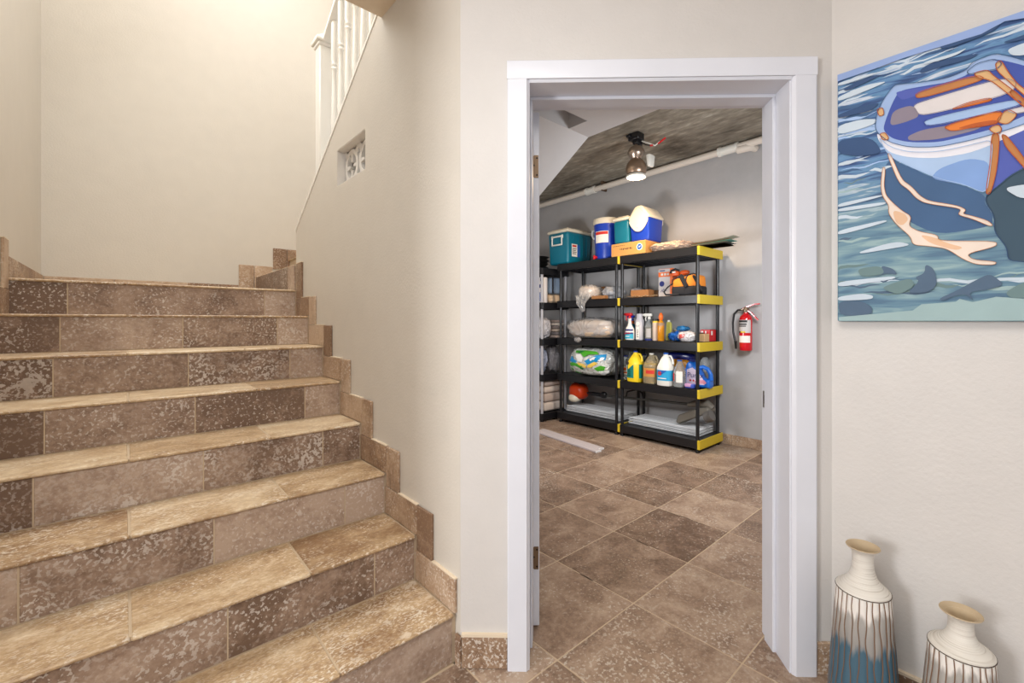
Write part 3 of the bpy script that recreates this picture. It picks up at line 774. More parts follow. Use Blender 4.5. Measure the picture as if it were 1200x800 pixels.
# --- shelf 3 (middle)
z = LI[2]
t = put('wrapped_bundle', 'big pillow-like bundle in grey plastic on the middle corner shelf', 'bundle', 3.95, 3.32, z)
MB().blob((0, 0, .004), (.68, .33, .205), 3.2, .06, 3.4, 12, 56, 26).build('cream_stuffing', mat('cream_stuffing', (214, 188, 160), .85, bump=(16, .5, .012), var=.12), t, smooth=60)
MB().blob((0, 0, 0), (.72, .36, .235), 3.0, .08, 3.4, 13, 56, 26).build('plastic_wrap', film('grey_wrap_film', (202, 200, 200), .40, scale=4.5, depth=.008), t, smooth=60)
MB().blob((-.08, -.216, -.045), (.10, .055, .06), 2.2, .18, 6, 4, 20, 12).build('plastic_twist', POLYD, t, smooth=60)

def bottle(t, prof, m, sq=0, n=28, sx=1, sy=1, name='body'):
    return MB().lathe(prof, n, sq=sq, sx=sx, sy=sy).build(name, m, t)
def band(t, r, z0, z1_, m, name='label', sq=0, a=(-PI/2-1.2, -PI/2+1.2), sx=1, sy=1, n=16, taper=0):
    return MB().lathe([(r, z0), (r-taper, z1_)], n, sq=sq, a0=a[0], a1=a[1], cap=False, sx=sx, sy=sy).build(name, m, t)
def trigger(t, z0, m, tip, s=1):
    b = MB().lathe([(.014, z0), (.016, z0+.012), (.013, z0+.026)], 14).box(-.060*s, .030, -.013, .013, z0+.028, z0+.058, bev=.006, seg=2)
    hd_ = b.build('spray_head', m, t)
    MB().box(-.076*s, -.058*s, -.009, .009, z0+.034, z0+.054, bev=.003).build('nozzle', tip, hd_)
    MB().tube([(-.036, 0, z0+.03), (-.046, 0, z0+.005), (-.040, 0, z0-.02)], .006, 8).build('trigger_lever', tip, hd_)
t = put('spray_bottle', 'white spray bottle with red trigger and blue label, at the front by the post', 'bottle', 3.845, 2.762, z)
bottle(t, [(0, 0), (.052, 0), (.056, .01), (.056, .085), (.050, .115), (.024, .155), (.018, .20), (.020, .225), (0, .225)], WHITEP, sx=1, sy=.6)
trigger(t, .222, RED, RED)
lb = band(t, .0575, .012, .060, mat('label_sky', (50, 170, 196), .45), sy=.6); band(t, .0575, .060, .112, LNAVY, 'label', sy=.6, taper=.005)
words('letters', 'Windex', .024, RED, lb, (-.004, -.0375, .068), (PI/2, -.18, 0))
m = MB().box(-.03, .02, -.0365, -.0355, .032, .040).build('print', LABELW, lb, smooth=0)
t = put('spray_bottle', 'teal spray bottle with blue trigger behind the red-triggered one', 'bottle', 3.93, 2.79, z)
bottle(t, [(0, 0), (.044, 0), (.047, .01), (.047, .13), (.020, .17), (.018, .20), (0, .20)], mat('teal_bottle', (20, 120, 150), .3), sy=.7)
trigger(t, .20, BLUEP, BLUEP); MB().lathe([(.021, .168), (.022, .2)], 16).build('collar', ORANGE, t)
t = put('tall_bottle', 'tall white dispenser bottle with a round cap and narrow printed label', 'bottle', 3.86, 2.648, z)
bottle(t, [(0, 0), (.038, 0), (.042, .01), (.042, .20), (.030, .225), (.03, .27), (0, .275)], mat('grey_bottle', (196, 192, 196), .35), sq=.5, sy=.8)
lb = MB().box(-.018, .018, -.0385, -.036, .01, .14, bev=.003).build('label', LABELW, t, smooth=0)
m = MB()
for k in range(6): m.box(-.010, .010-.004*(k % 2), -.0392, -.038, .03+.014*k, .036+.014*k)
m.build('print', INK, lb, smooth=0)
MB().lathe([(.022, 0), (.020, .008), (0, .010)], 18, M=Matrix.Translation((0, -.034, .165)) @ Matrix.Rotation(PI/2, 4, 'X')).build('cap', WHITEP, t)
t = put('clear_bottle', 'clear half-full bottle with white spray top, right of the tall white dispenser', 'bottle', 3.87, 2.540, z)
bottle(t, [(0, 0), (.042, 0), (.045, .01), (.045, .15), (.020, .19), (.018, .215), (0, .215)], CLEAR)
bottle(t, [(0, .004), (.041, .006), (.042, .13), (0, .13)], mat('olive_liquid', (150, 142, 104), .15, trans=.5), name='liquid')
trigger(t, .215, WHITEP, WHITEP); band(t, .0458, .03, .12, mat('label_grey', (176, 172, 170), .5), a=(-PI/2-.2, -PI/2+.9)); MB().lathe([(.046, .0), (.047, .018)], 20).build('base_ring', LNAVY, t)
t = put('black_capped_canister', 'slim cream canister with a flat black cap', 'canister', 3.85, 2.452, z)
bottle(t, [(0, 0), (.031, 0), (.032, .006), (.032, .19), (.028, .198), (0, .198)], mat('beige_can', (196, 178, 162), .4)); MB().lathe([(.0, .198), (.036, .198), (.036, .216), (0, .217)], 22).build('cap', BLACKP, t)
MB().lathe([(.0325, .180), (.0325, .196)], 20).build('band', YEL, t)
t = put('amber_bottle', 'amber oil bottle with an orange pointed cap', 'bottle', 3.825, 2.378, z)
bottle(t, [(0, 0), (.030, 0), (.033, .008), (.033, .165), (.026, .185), (.014, .20), (.014, .21), (0, .21)], AMBER); MB().lathe([(.017, .205), (.022, .225), (.021, .25), (.010, .275), (0, .277)], 16).build('cap', ORANGE, t)
band(t, .0336, .150, .178, CLEAR, a=(0, 2*PI-.01))
t = put('yellow_pouch', 'narrow yellow refill pouch behind the amber bottle', 'pouch', 3.95, 2.375, z)
MB().prism([(-.03, 0), (.03, 0), (.028, .17), (.01, .19), (-.02, .185)], 'y', 0, .035, bev=.006).build('pouch_body', mat('lime_yellow', (206, 200, 96), .5), t); MB().box(-.012, .012, .01, .025, .184, .205, bev=.003).build('spout', WHITEP, t)
t = put('white_tub', 'small white cup-shaped tub beside the amber bottle', 'tub', 4.06, 2.33, z+.0)
bottle(t, [(0, 0), (.042, 0), (.05, .11), (.053, .112), (.050, .115), (.046, .112), (0, .03)], WHITEP)
bag('glove_bag', 'bunched blue plastic bag of gloves on the middle shelf', 'bag', 3.91, 2.235, z, (.20, .13, .095), film('blue_film', (26, 104, 200), .0, scale=20), 21, .2, 2.2, 6)
bag('glove_bag', 'pale blue folded packet topping the bunched blue gloves', 'packet', 3.935, 2.20, z+.098, (.13, .10, .05), film('sky_film', (60, 150, 214), .0, scale=20), 24, .2, 2.2, 6)
t = put('wipe_packet', 'white and red crumpled packet in front of the blue gloves', 'packet', 3.772, 2.095, z)
MB().blob((0, .045, 0), (.18, .085, .10), 2.3, .16, 5, 33).build('wrapper', film('white_film', (226, 222, 224), .0, scale=18), t, smooth=60)
MB().blob((-.025, .035, .016), (.095, .072, .07), 2.3, .14, 5, 34, 20, 12).build('red_panel', mat('red_film', (196, 70, 66), .3, bump=(40, .6, .01), coat=.4), t, smooth=60)
for k, (vv_, w_, h_, mm, lb_, uu) in enumerate([(2.065, .06, .085, mat('dark_tin', (66, 52, 46), .4), 'dark low box just left of the near shelf post', 3.93), (2.0, .055, .075, mat('kraft_box', (206, 168, 122), .6), 'tan carton between the near shelf post and the red box', 3.915)]):
    bx = put('small_box', lb_, 'box', uu, vv_, z); MB().box(-w_/2, w_/2, 0, .10, 0, h_, bev=.003).build('carton', mm, bx, smooth=0)
    if k == 0: MB().box(-w_/2, w_/2-.04, -.001, .02, .03, .06).build('panel', LRED, bx, smooth=0)
t = put('red_box', 'bright red carton with white stripes at the end of the middle shelf', 'box', 4.055, 2.035, z)
MB().box(-.05, .05, 0, .12, 0, .112, bev=.002).build('carton', RED, t, smooth=0)
MB().box(-.04, -.02, -.001, .0, .015, .10).box(.0, .012, -.001, .0, .05, .10).box(-.01, .03, -.001, 0, .02, .032).build('print', LABELW, t, smooth=0)
MB().box(.0495, .051, .02, .05, .06, .10).build('side_print', LABELW, t, smooth=0)

# --- shelf 2: jugs
z = LI[1]
def jug(t, r, h, m, cap, sq=.35, hz=.62, handle=True, capr=.020, sy=.85):
    hs = h*hz
    b = MB().lathe([(0, 0), (r*.94, 0), (r, .012), (r, hs*.92), (r*.96, hs), (r*.60, h*.80), (capr+.003, h*.92), (capr, h*.97), (0, h*.97)], 32, sq=sq, sy=sy)
    body = b.build('body', m, t)
    MB().lathe([(capr+.003, h*.955), (capr+.004, h), (0, h+.001)], 18).build('cap', cap, t)
    if handle:
        MB().tube([(capr+.004, 0, h*.90), (r*.62, 0, h*.905), (r*.86, 0, h*.80), (r*.93, 0, h*.66)], [.009, .010, .010, .012], 10).build('handle', m, t)
    return body
t = put('clear_jug', 'clear jug standing hidden behind the shelf posts', 'jug', 4.08, 2.925, z); jug(t, .055, .29, CLEAR, mat('grey_cap', (120, 124, 130), .4))
t = put('vinegar_bottle', 'clear bottle with white and orange label left of the yellow jug', 'jug', 3.89, 2.845, z); jug(t, .050, .255, CLEAR, LNAVY, handle=False)
lb = band(t, .052, .055, .145, LABELW, sq=.35, sy=.85); band(t, .0526, .07, .085, ORANGE, 'band', sq=.35, sy=.85); band(t, .0526, .10, .13, ORANGE, 'band', sq=.35, sy=.85, a=(-PI/2-.7, -PI/2+.6))
t = put('cleaner_jug', 'yellow jug of cleaner with green label and blue cap', 'jug', 3.835, 2.68, z)
jug(t, .084, .315, YEL, BLUEP, sq=.3)
lb = band(t, .0862, .04, .175, LGREEN, sq=.3, sy=.85, a=(-PI/2-1.5, -PI/2+.25)); band(t, .0864, .04, .18, LGREEN, 'label', sq=.3, sy=.85, a=(-PI/2+.9, -PI/2+1.5))
m = MB().prism([(-.046, .177), (.018, .177), (-.046, .128)], 'y', -.0735, -.070).build('flash', YEL, lb, smooth=0)
m = MB()
for k in range(4): m.box(-.046+.003*k, -.012-.006*(k % 2), -.0745, -.071, .062+.018*k, .070+.018*k)
m.build('print', mat('dark_green', (16, 60, 50), .5), lb, smooth=0)
MB().lathe([(.020, 0), (.020, .002), (0, .002)], 20, M=Matrix.Translation((-.055, -.0725, .19)) @ Matrix.Rotation(PI/2, 4, 'X')).build('seal', INK, t, smooth=0)
t = put('clear_jug', 'blue-capped clear bottle peeking over between the yellow and amber jugs', 'jug', 4.02, 2.70, z); jug(t, .05, .27, CLEAR, LNAVY, handle=False)
t = put('vinegar_jug', 'clear jug of amber liquid with orange label and white cap', 'jug', 3.835, 2.49, z)
jug(t, .080, .30, mat('clear_amber', (214, 200, 168), .12, trans=.7, ior=1.25), WHITEP, sq=.3)
MB().lathe([(0, .004), (.074, .006), (.076, .205), (0, .206)], 28, sq=.3, sy=.83).build('liquid', LIQ, t)
lb = band(t, .0815, .07, .155, mat('ochre_label', (198, 138, 66), .55), sq=.3, sy=.85, a=(-PI/2-.7, -PI/2+.9)); band(t, .082, .10, .135, LRED, 'band', sq=.3, sy=.85, a=(-PI/2-.3, -PI/2+.8))
t = put('bleach_jug', 'white bleach jug with blue label and looped handle', 'jug', 3.815, 2.315, z)
jug(t, .082, .315, WHITEP, LBLUE, sq=.3, hz=.58)
lb = band(t, .0842, .05, .150, LCYAN, sq=.3, sy=.85, a=(-PI/2-1.5, -PI/2+1.5))
m = MB().prism([(-.046, .148), (.050, .148), (-.02, .098), (-.046, .104)], 'y', -.0730, -.069).build('flash', LBLUE, lb, smooth=0)
MB().prism([(-.026+.022*math.cos(2*PI*k/8), .118+.020*math.sin(2*PI*k/8)) for k in range(8)], 'y', -.0738, -.0730).build('logo', LRED, lb, smooth=0)
words('letters', 'CLOROX', .013, LNAVY, lb, (-.022, -.0746, .118))
m = MB().box(-.044, .046, -.0735, -.070, .068, .076).build('print', LABELW, lb, smooth=0)
t = put('clear_jug', 'small clear jug with white label and blue cap right of the bleach', 'jug', 3.808, 2.165, z)
jug(t, .056, .255, CLEAR, LBLUE, sq=.3, handle=False); MB().lathe([(0, .004), (.050, .006), (.051, .10), (0, .101)], 24, sq=.3, sy=.83).build('liquid', mat('water', (214, 218, 220), .08, trans=.7), t)
lb = band(t, .0572, .045, .150, LABELW, sq=.3, sy=.85, a=(-PI/2-.2, -PI/2+.9)); band(t, .0572, .06, .13, LRED, 'label', sq=.3, sy=.85, a=(-PI/2-1.1, -PI/2-.55))
t = put('refill_bag', 'orange refill bag with a navy top behind the bleach jug', 'bag', 3.96, 2.30, z)
MB().blob((0, .08, 0), (.34, .14, .265), 3.2, .05, 4, 41).build('lower', mat('amber_film', (236, 160, 40), .3, coat=.4, bump=(20, .4, .01)), t, smooth=60)
MB().blob((0, .08, .225), (.35, .12, .085), 3.0, .06, 4, 42).build('upper', mat('navy_film', (26, 36, 116), .3, coat=.4, bump=(20, .4, .01)), t, smooth=60)
t = put('detergent_jug', 'big blue detergent jug with a loop handle at the near shelf post', 'jug', 3.878, 2.03, z, rz=.08)
pf = [(-.115, 0), (.125, 0), (.135, .02), (.130, .10), (.105, .165), (.06, .195), (.0, .195), (-.035, .21), (-.05, .235), (-.09, .235), (-.11, .20), (-.125, .12), (-.125, .02)]
hole = [(.035, .165), (.075, .155), (.10, .115), (.085, .085), (.06, .11)]
b = MB().prism([(-.115, 0), (.115, 0), (.122, .015), (.118, .078), (.045, .088), (.02, .165), (.0, .195), (-.035, .21), (-.05, .238), (-.09, .238), (-.11, .20), (-.125, .12), (-.125, .02)], 'y', 0, .115, bev=.018, seg=3)
b.tube([(.0, .057, .175), (.04, .057, .192), (.085, .057, .172), (.110, .057, .125), (.112, .057, .07)], [.022, .019, .019, .020, .024], 12)
b.build('body', mat('royal_blue_plastic', (30, 108, 206), .3), t)
MB().lathe([(.030, .236), (.032, .262), (0, .264)], 20, c=(-.07, .057, 0)).build('cap', LNAVY, t)
lb = MB().prism([(-.100, .03), (.075, .03), (.06, .085), (.01, .15), (-.04, .185), (-.095, .165)], 'y', -.0015, .001).build('label', mat('lilac_label', (222, 206, 226), .5), t, smooth=0)
words('letters', 'Purex', .066, LNAVY, lb, (-.092, -.0024, .112), align='LEFT')
MB().prism([(-.06+.012*math.cos(2*PI*k/8), .064+.010*math.sin(2*PI*k/8)) for k in range(8)], 'y', -.0025, -.0015).prism([(-.03+.010*math.cos(2*PI*k/8), .064+.010*math.sin(2*PI*k/8)) for k in range(8)], 'y', -.0025, -.0015).build('dots', LRED, lb, smooth=0)
m = MB()
for k in range(7): m.prism([(.0+.022*math.cos(2*PI*q/7)+.012*k, .052+.014*math.sin(2*PI*q/7)+.006*(k % 3)) for q in range(7)], 'y', -.0022-.0002*k, -.0012)
m.build('flower_print', mat('pink_print', (226, 150, 170), .5), lb, smooth=0)
t = put('sponge_packet', 'flat blue and pink packet lying in front of the detergent jug', 'packet', 3.770, 2.052, z)
MB().box(-.05, .05, .002, .07, 0, .042, bev=.012, seg=2, taper=.1).build('wrapper', mat('periwinkle_film', (60, 84, 180), .3, coat=.4), t)
MB().box(-.045, .02, .0, .05, .012, .0435, bev=.006).build('panel', mat('pink_film', (196, 150, 190), .4), t)
t = put('dome_bottle', 'clear dome-topped bottle behind the near shelf post', 'bottle', 4.10, 2.06, z)
MB().lathe([(0, 0), (.055, 0), (.058, .01), (.058, .17), (.045, .23), (.02, .27), (0, .275)], 26).build('body', CLEAR, t); MB().lathe([(0, .003), (.052, .005), (.052, .13), (0, .131)], 22).build('liquid', mat('brown_liquid', (110, 80, 60), .2, trans=.3), t)
# colourful pack
t = put('paper_towel_pack', 'green, blue and white plastic pack of paper rolls bulging over the corner shelf', 'pack', 3.935, 3.315, z)
b = MB().blob((0, 0, .0), (.63, .36, .315), 3.0, .07, 3.6, 52, 60, 30)
b.build('wrapper', film('pack_film', (218, 220, 214), .0, scale=9), t, smooth=60)
def decal(name, m_, outline, seed):
    """a printed patch lying on the front of the bulging pack"""
    b = MB(); cx_ = sum(p[0] for p in outline)/len(outline); cz_ = sum(p[1] for p in outline)/len(outline)
    def at(x, zz):
        t_ = (zz-.1575)/.1575; X = x/.315
        k = max(0, 1-abs(X)**3.0-abs(t_)**3.0)**(1/3.0)
        return Vector((x, -.18*k*1.02-.012, zz))
    n_ = len(outline); rings = []
    for rr in (1, .75, .5, .25): rings.append([b.bm.verts.new(at(cx_+(p[0]-cx_)*rr, cz_+(p[1]-cz_)*rr)) for p in outline])
    for A_, B_ in zip(rings, rings[1:]):
        for i in range(n_): b.bm.faces.new((A_[i], A_[(i+1) % n_], B_[(i+1) % n_], B_[i]))
    b.bm.faces.new(rings[-1])
    b.build(name, m_, t, smooth=60)
PG = mat('print_green', (70, 160, 40), .3, coat=.4); PB = mat('print_blue', (20, 140, 200), .3, coat=.4); PY = mat('print_yellow', (232, 196, 90), .35, coat=.4); PDG = mat('print_dark_green', (24, 110, 50), .3, coat=.4)
decal('print_green', PG, [(-.16, .285), (.0, .29), (.15, .285), (.19, .255), (.06, .25), (.0, .215), (-.06, .255), (-.15, .26)], 1)
decal('print_green', PG, [(-.25, .13), (-.19, .15), (-.10, .14), (-.02, .115), (-.05, .085), (-.14, .11), (-.22, .10)], 2)
decal('print_blue', PB, [(-.26, .16), (-.20, .225), (-.165, .19), (-.10, .165), (-.12, .145), (-.20, .15)], 3)
decal('print_blue', PB, [(.01, .175), (.16, .245), (.26, .26), (.27, .20), (.17, .175), (.05, .135)], 4)
decal('print_yellow', PY, [(-.10, .155), (.0, .14), (.04, .115), (.02, .095), (-.05, .115), (-.09, .13)], 5)
decal('print_yellow', PY, [(.06, .135), (.15, .175), (.19, .155), (.10, .105), (.05, .105)], 6)
decal('print_dark_green', PDG, [(-.06, .105), (.0, .09), (-.02, .072), (-.06, .085)], 7)
decal('print_green', PG, [(-.22, .03), (-.16, .05), (-.08, .03), (-.09, .012), (-.20, .012)], 8)

decal('print_white', mat('print_white', (236, 236, 232), .3, coat=.4), [(-.13, .24), (-.06, .25), (-.01, .205), (-.03, .16), (-.09, .165), (-.12, .20)], 9)
decal('print_green', PG, [(.14, .10), (.22, .135), (.27, .125), (.25, .08), (.18, .07)], 10)
decal('print_white', mat('print_white', (236, 236, 232), .3, coat=.4), [(.08, .195), (.13, .225), (.17, .228), (.15, .20), (.10, .178)], 11)
decal('print_white', mat('print_white', (236, 236, 232), .3, coat=.4), [(.19, .19), (.23, .225), (.26, .225), (.25, .195), (.21, .18)], 12)
decal('print_dark_green', PDG, [(-.12, .268), (-.07, .285), (-.02, .28), (-.04, .262), (-.09, .256)], 13)
decal('print_green', PG, [(-.245, .08), (-.20, .085), (-.17, .06), (-.21, .045), (-.24, .05)], 14)

# --- bottom shelves: wire racks and the string trimmer
z = LI[0]
WIRE = mat('white_coated_wire', (226, 228, 230), .3)
def wire_rack(label, u, v, zz, L, D):
    t = put('wire_rack', label, 'wire rack', u, v, zz, 'white wire racks lying on the bottom shelves')
    b = MB(); n_ = 11
    for k in range(n_): b.tube([(-L/2, k*D/(n_-1), .006), (L/2, k*D/(n_-1), .006)], .0032, 5)
    stuff(b.build('long_wires', WIRE, t))
    c = MB()
    for k in range(5): c.tube([(-L/2+.01+k*(L-.02)/4, 0, .002), (-L/2+.01+k*(L-.02)/4, D, .002)], .003, 5)
    stuff(c.build('cross_wires', WIRE, t))
    MB().tube([(-L/2, -.004, .018), (L/2, -.004, .018)], .004, 6).build('front_rod', WIRE, t)
    return t
for i, (v, nm) in enumerate(((2.40, 'near'), (3.31, 'corner'))):
    for k, pos in enumerate(('lowest', 'middle', 'topmost')):
        wire_rack('white wire rack, %s of the three on the bottom of the %s' % (pos, 'yellow-capped shelving' if i == 0 else 'plain black corner shelving'), 3.872+.008*k, v+.004*k, z+.002+.0235*k, .79, .285)

t = thing('string_trimmer', 'orange string trimmer lying along the bottom shelves, its shaft reaching the near post', 'trimmer', (4.02, 2.75, z+.105))
OR2 = mat('trimmer_orange', (216, 66, 22), .35); TDARK = mat('trimmer_dark', (62, 60, 56), .5)
MB().blob((-.02, .87, .03), (.19, .24, .20), 2.6, .06, 4, 61).build('engine_cover', OR2, t, smooth=50)
MB().blob((-.06, .90, .0), (.13, .15, .10), 2.6, .02, 3, 62).build('fuel_tank', CREAMP, t, smooth=50)
MB().box(-.06, .06, .81, .93, .215, .26, bev=.02, seg=2).tube([(0, .90, .20), (0, .95, .12)], .03, 10).build('engine_top', BLACKP, t)
MB().tube([(0, .78, .115), (0, .56, .115), (0, -.52, .160), (0, -.60, .165)], .0125, 10).build('shaft', TDARK, t)
MB().tube([(0, .74, .117), (0, .66, .117), (0, .54, .118), (0, .50, .118)], [.016, .024, .024, .016], 12).build('grip', BLACKP, t)
MB().blob((0, .50, .085), (.06, .09, .075), 2.4, .05, 4, 6, 16, 10).build('throttle', BLACKP, t, smooth=50)
MB().tube([(0, .20, .12), (.0, .17, .20), (.0, .05, .235), (0, -.02, .21), (0, -.04, .15)], .010, 8).build('loop_handle', BLACKP, t)
GP = mat('guard_plastic', (112, 106, 96), .5)
MB().prism([(-.46, -.02), (-.49, .055), (-.70, .150), (-.79, .165), (-.81, .125), (-.70, .07), (-.56, .0), (-.50, -.038)], 'x', -.075, .075, bev=.010).build('guard', GP, t)
MB().tube([(0, -.56, .155), (0, -.66, .185), (0, -.76, .185), (0, -.81, .150)], [.022, .036, .04, .03], 12).build('gear_head', GP, t)
MB().lathe([(0, -.035), (.05, -.035), (.056, .0), (.05, .035), (0, .04)], 20, M=Matrix.Translation((-.06, -.80, .085)) @ Matrix.Rotation(1.1, 4, 'X')).build('line_spool', mat('spool_grey', (104, 100, 96), .5), t)

# --- third unit (pale posts): seen end-on
L3 = [.1025, .5675, .9925, 1.4275, 1.8425]
def put3(*a, **k): return put(*a, **k)
PANM = mat('dark_pan_steel', (74, 72, 70), .28, .85)
ordn = ['lowest', 'second', 'third', 'topmost']
for k in range(4):
    b = MB().lathe([(0, 0), (.135, 0), (.155, .012), (.185, .034), (.192, .034), (.160, .006), (.137, -.005), (0, -.005)], 32, c=(0, 0, .006), sy=1.0, sx=.95)
    o = b.build('baking_pan', PANM); o.location = (3.78+.004*k, 4.195, L3[4]+.001+.044*k); o.rotation_euler = (.0, .03*(-1)**k, .2*k)
    tag(o, 'dark steel pan beside the large teal cooler, %s of the stack of four' % ordn[k], 'pan', 'stacked dark pans')
t = put('paper_roll', 'white upright roll printed with blue circles on the pale-posted shelving', 'roll', 3.705, 3.945, L3[3])
MB().lathe([(0, 0), (.052, 0), (.055, .006), (.055, .30), (.05, .308), (0, .308)], 26).build('wrapper', mat('roll_film', (230, 226, 226), .3), t)
m = MB()
for (a_, zz) in ((-.5, .26), (.2, .20), (-.8, .16), (.5, .28)):
    m.lathe([(.0555, zz-.02), (.0560, zz+.02)], 6, a0=-PI/2+a_-.32, a1=-PI/2+a_+.32, cap=False)
m.build('print', LNAVY, t)
m = MB()
for k in range(9): m.lathe([(.0556, .02+.012*k), (.0558, .028+.012*k)], 8, a0=-PI/2-.7+.12*(k % 3), a1=-PI/2+.4+.15*(k % 2), cap=False)
m.build('lettering', LBLUE, t)
t = put('bedding_bag', 'zipped clear bag of blue-grey bedding on the pale-posted shelving', 'bag', 3.82, 4.06, L3[3]+.118)
MB().box(-.08, .165, 0, .17, .0, .20, bev=.03, seg=3).build('folded_bedding', mat('blue_grey_cloth', (140, 158, 180), .8, bump=(50, .8, .01), var=.12), t)
MB().box(-.085, .172, -.004, .172, .195, .212, bev=.004).box(.160, .172, -.004, .01, 0, .21).build('bag_edge', BLK, t)
bag('fabric_heap', 'tan crumpled fabric under the blue-grey bedding bag', 'cloth', 3.895, 4.02, L3[3], (.23, .22, .112), mat('tan_cloth', (208, 182, 152), .85, bump=(30, .8, .015)), 71, .08, 3.4, 6)
bag('plastic_bag', 'white bulging plastic bag beside the door on the pale-posted shelving', 'bag', 3.74, 4.00, L3[2], (.20, .22, .255), film('white_bag_film', (224, 222, 228), .12), 72, .13, 2.6, 5)
t = put('towel_stack', 'stack of folded striped grey and tan towels', 'towels', 3.86, 4.0, L3[2])
tw = [(168, 150, 140), (120, 112, 112), (196, 176, 160), (136, 122, 118), (200, 186, 174), (150, 132, 124)]
for k, c in enumerate(tw):
    MB().box(-.02, .125+.008*math.sin(k*2), .0+.006*(k % 2), .145, .004+.038*k, .038+.038*k, bev=.014, seg=3).build('towel', mat('towel_%d' % k, c, .9, bump=(90, .6, .006), var=.1), t)
bag('plastic_bag', 'pale blue and white plastic bag on the second shelf behind pale posts', 'bag', 3.70, 4.02, L3[1], (.22, .17, .31), film('blue_white_film', (178, 188, 214), .12), 74, .16, 2.6, 5)
bag('plastic_bag', 'grey smoky plastic bag right of the pale blue one', 'bag', 3.91, 4.0, L3[1], (.20, .16, .33), film('grey_bag_film', (150, 146, 148), .2), 75, .15, 2.6, 5)
t = put('folded_blanket', 'beige folded blankets on the lowest shelf behind pale posts', 'blanket', 3.66, 4.02, L3[0])
for k, (h0, h1) in enumerate(((0, .11), (.112, .22), (.222, .30), (.302, .37))):
    MB().box(-.13, .13+.0, .02+.01*(k % 2), .36, h0+.003, h1, bev=.03, seg=3).build('fold', mat('beige_blanket_%d' % (k % 2), ((206, 192, 180), (186, 168, 156))[k % 2], .9, bump=(60, .5, .01)), t)

# ------------------------------------------------------------------ planks on the closet floor
for k, (v, u, lb_) in enumerate(((3.07, 3.128, 'white flat trim board on the closet floor, the one nearer the door'), (3.10, 3.205, 'white flat trim board on the closet floor, the one nearer the shelving'))):
    t = thing('trim_board', lb_, 'board', (u+.07, v, .0), NQ-.10, 'two white boards lying on the closet floor')
    MB().box(-.46, .46, -.036, .036, 0, .018, bev=.003).build('plank', mat('pale_board', (190, 181, 182), .5), t, smooth=0)
    for x in (-.462, .462): MB().box(min(x, x*.985), max(x, x*.985), -.035, .035, .001, .0172).build('end_face', mat('white_end', (240, 240, 240), .5), t, smooth=0)

# ------------------------------------------------------------------ pipe under the ceiling
PVC = mat('white_pvc', (226, 216, 204), .4)
t = thing('drain_pipe', 'white plastic drain pipe with couplings running along under the concrete ceiling', 'pipe', (4.195, 0, 2.83))
pz = lambda v: (4.4-v)*.014-.02
MB().tube([(0, .55, pz(.55)), (0, 4.93, pz(4.93))], .033, 18).build('pipe_run', PVC, t)
for v, l in ((3.60, .12), (1.87, .17)):
    b = MB().tube([(0, v-l/2, pz(v-l/2)), (0, v+l/2, pz(v+l/2))], .041, 20)
    b.tube([(0, v-l/2-.012, pz(v-l/2)), (0, v-l/2+.016, pz(v-l/2))], .046, 20).tube([(0, v+l/2-.016, pz(v+l/2)), (0, v+l/2+.012, pz(v+l/2))], .046, 20).build('coupling', WHITEP, t)
b = MB().tube([(-.005, 1.78, pz(1.8)-.03), (-.005, 1.70, pz(1.7)-.035), (.02, 1.66, pz(1.66)-.03), (.075, 1.65, pz(1.65)-.03)], .036, 16).build('branch_elbow', PVC, t)
for v in (3.42, 1.3):
    MB().box(-.010, .08, v-.014, v+.014, -.045, .07, bev=.004).build('hanger_strap', mat('rusty_strap', (110, 88, 70), .6, .4), t)

# ------------------------------------------------------------------ ceiling lamp
NICK = mat('satin_nickel', (176, 160, 146), .28, .9)
t = thing('ceiling_lamp', 'nickel bell-shaped lamp with a bare glowing flood bulb under the concrete ceiling', 'lamp', (3.36, 2.345, 0))
MB().box(-.05, .05, -.055, .055, 2.835, CC, bev=.006).box(-.03, .06, -.03, .02, 2.80, 2.84, bev=.005).box(-.075, .0, .02, .06, 2.86, 2.885, bev=.003).build('junction_box', BLACKP, t)
MB().tube([(0, 0, 2.81), (0, 0, 2.77)], .014, 12).build('stem', NICK, t)
MB().lathe([(.013, 2.785), (.055, 2.775), (.074, 2.745), (.078, 2.725), (.066, 2.70), (.045, 2.675), (.040, 2.668)], 30).build('canopy', NICK, t)
MB().lathe([(.040, 2.672), (.062, 2.655), (.086, 2.62), (.094, 2.58), (.090, 2.55), (.082, 2.535)], 30).build('shade', mat('warm_nickel', (168, 144, 124), .3, .8), t)
sk_ = MB().box(-.045, .045, -.125, -.080, 2.555, 2.66, bev=.012, seg=2, taper=.25, M=Matrix.Translation((.03, -.03, .02))).build('motion_sensor', WHITEP, t)
MB().lathe([(.05, 2.545), (.088, 2.52), (.092, 2.508), (.088, 2.503)], 30).build('bulb_reflector', WHITEP, t)
MB().lathe([(.086, 2.504), (.06, 2.496), (.03, 2.493), (0, 2.492)], 30).build('bulb_lens', mat('glowing_lens', (255, 226, 180), .3, emit=((255, 214, 160), 14)), t)
MB().tube([(.03, -.04, 2.83), (.05, -.10, 2.80), (.06, -.16, 2.765), (.07, -.20, 2.79)], .006, 6).build('wire', WHITEP, t)
MB().tube([(.03, -.02, 2.83), (.045, -.075, 2.79), (.055, -.12, 2.775)], .005, 6).build('wire', BLACKP, t)
MB().tube([(.066, -.185, 2.775), (.08, -.225, 2.80), (.085, -.25, 2.815)], .008, 6).build('wire_nut', RED, t)
MB().tube([(.054, -.115, 2.776), (.058, -.14, 2.775)], .009, 6).build('wire_nut', RED, t)
l = bpy.data.lights.new('flood_bulb_light', 'AREA'); l.shape = 'DISK'; l.size = .15; l.energy = 20; l.color = (1.0, .72, .45)
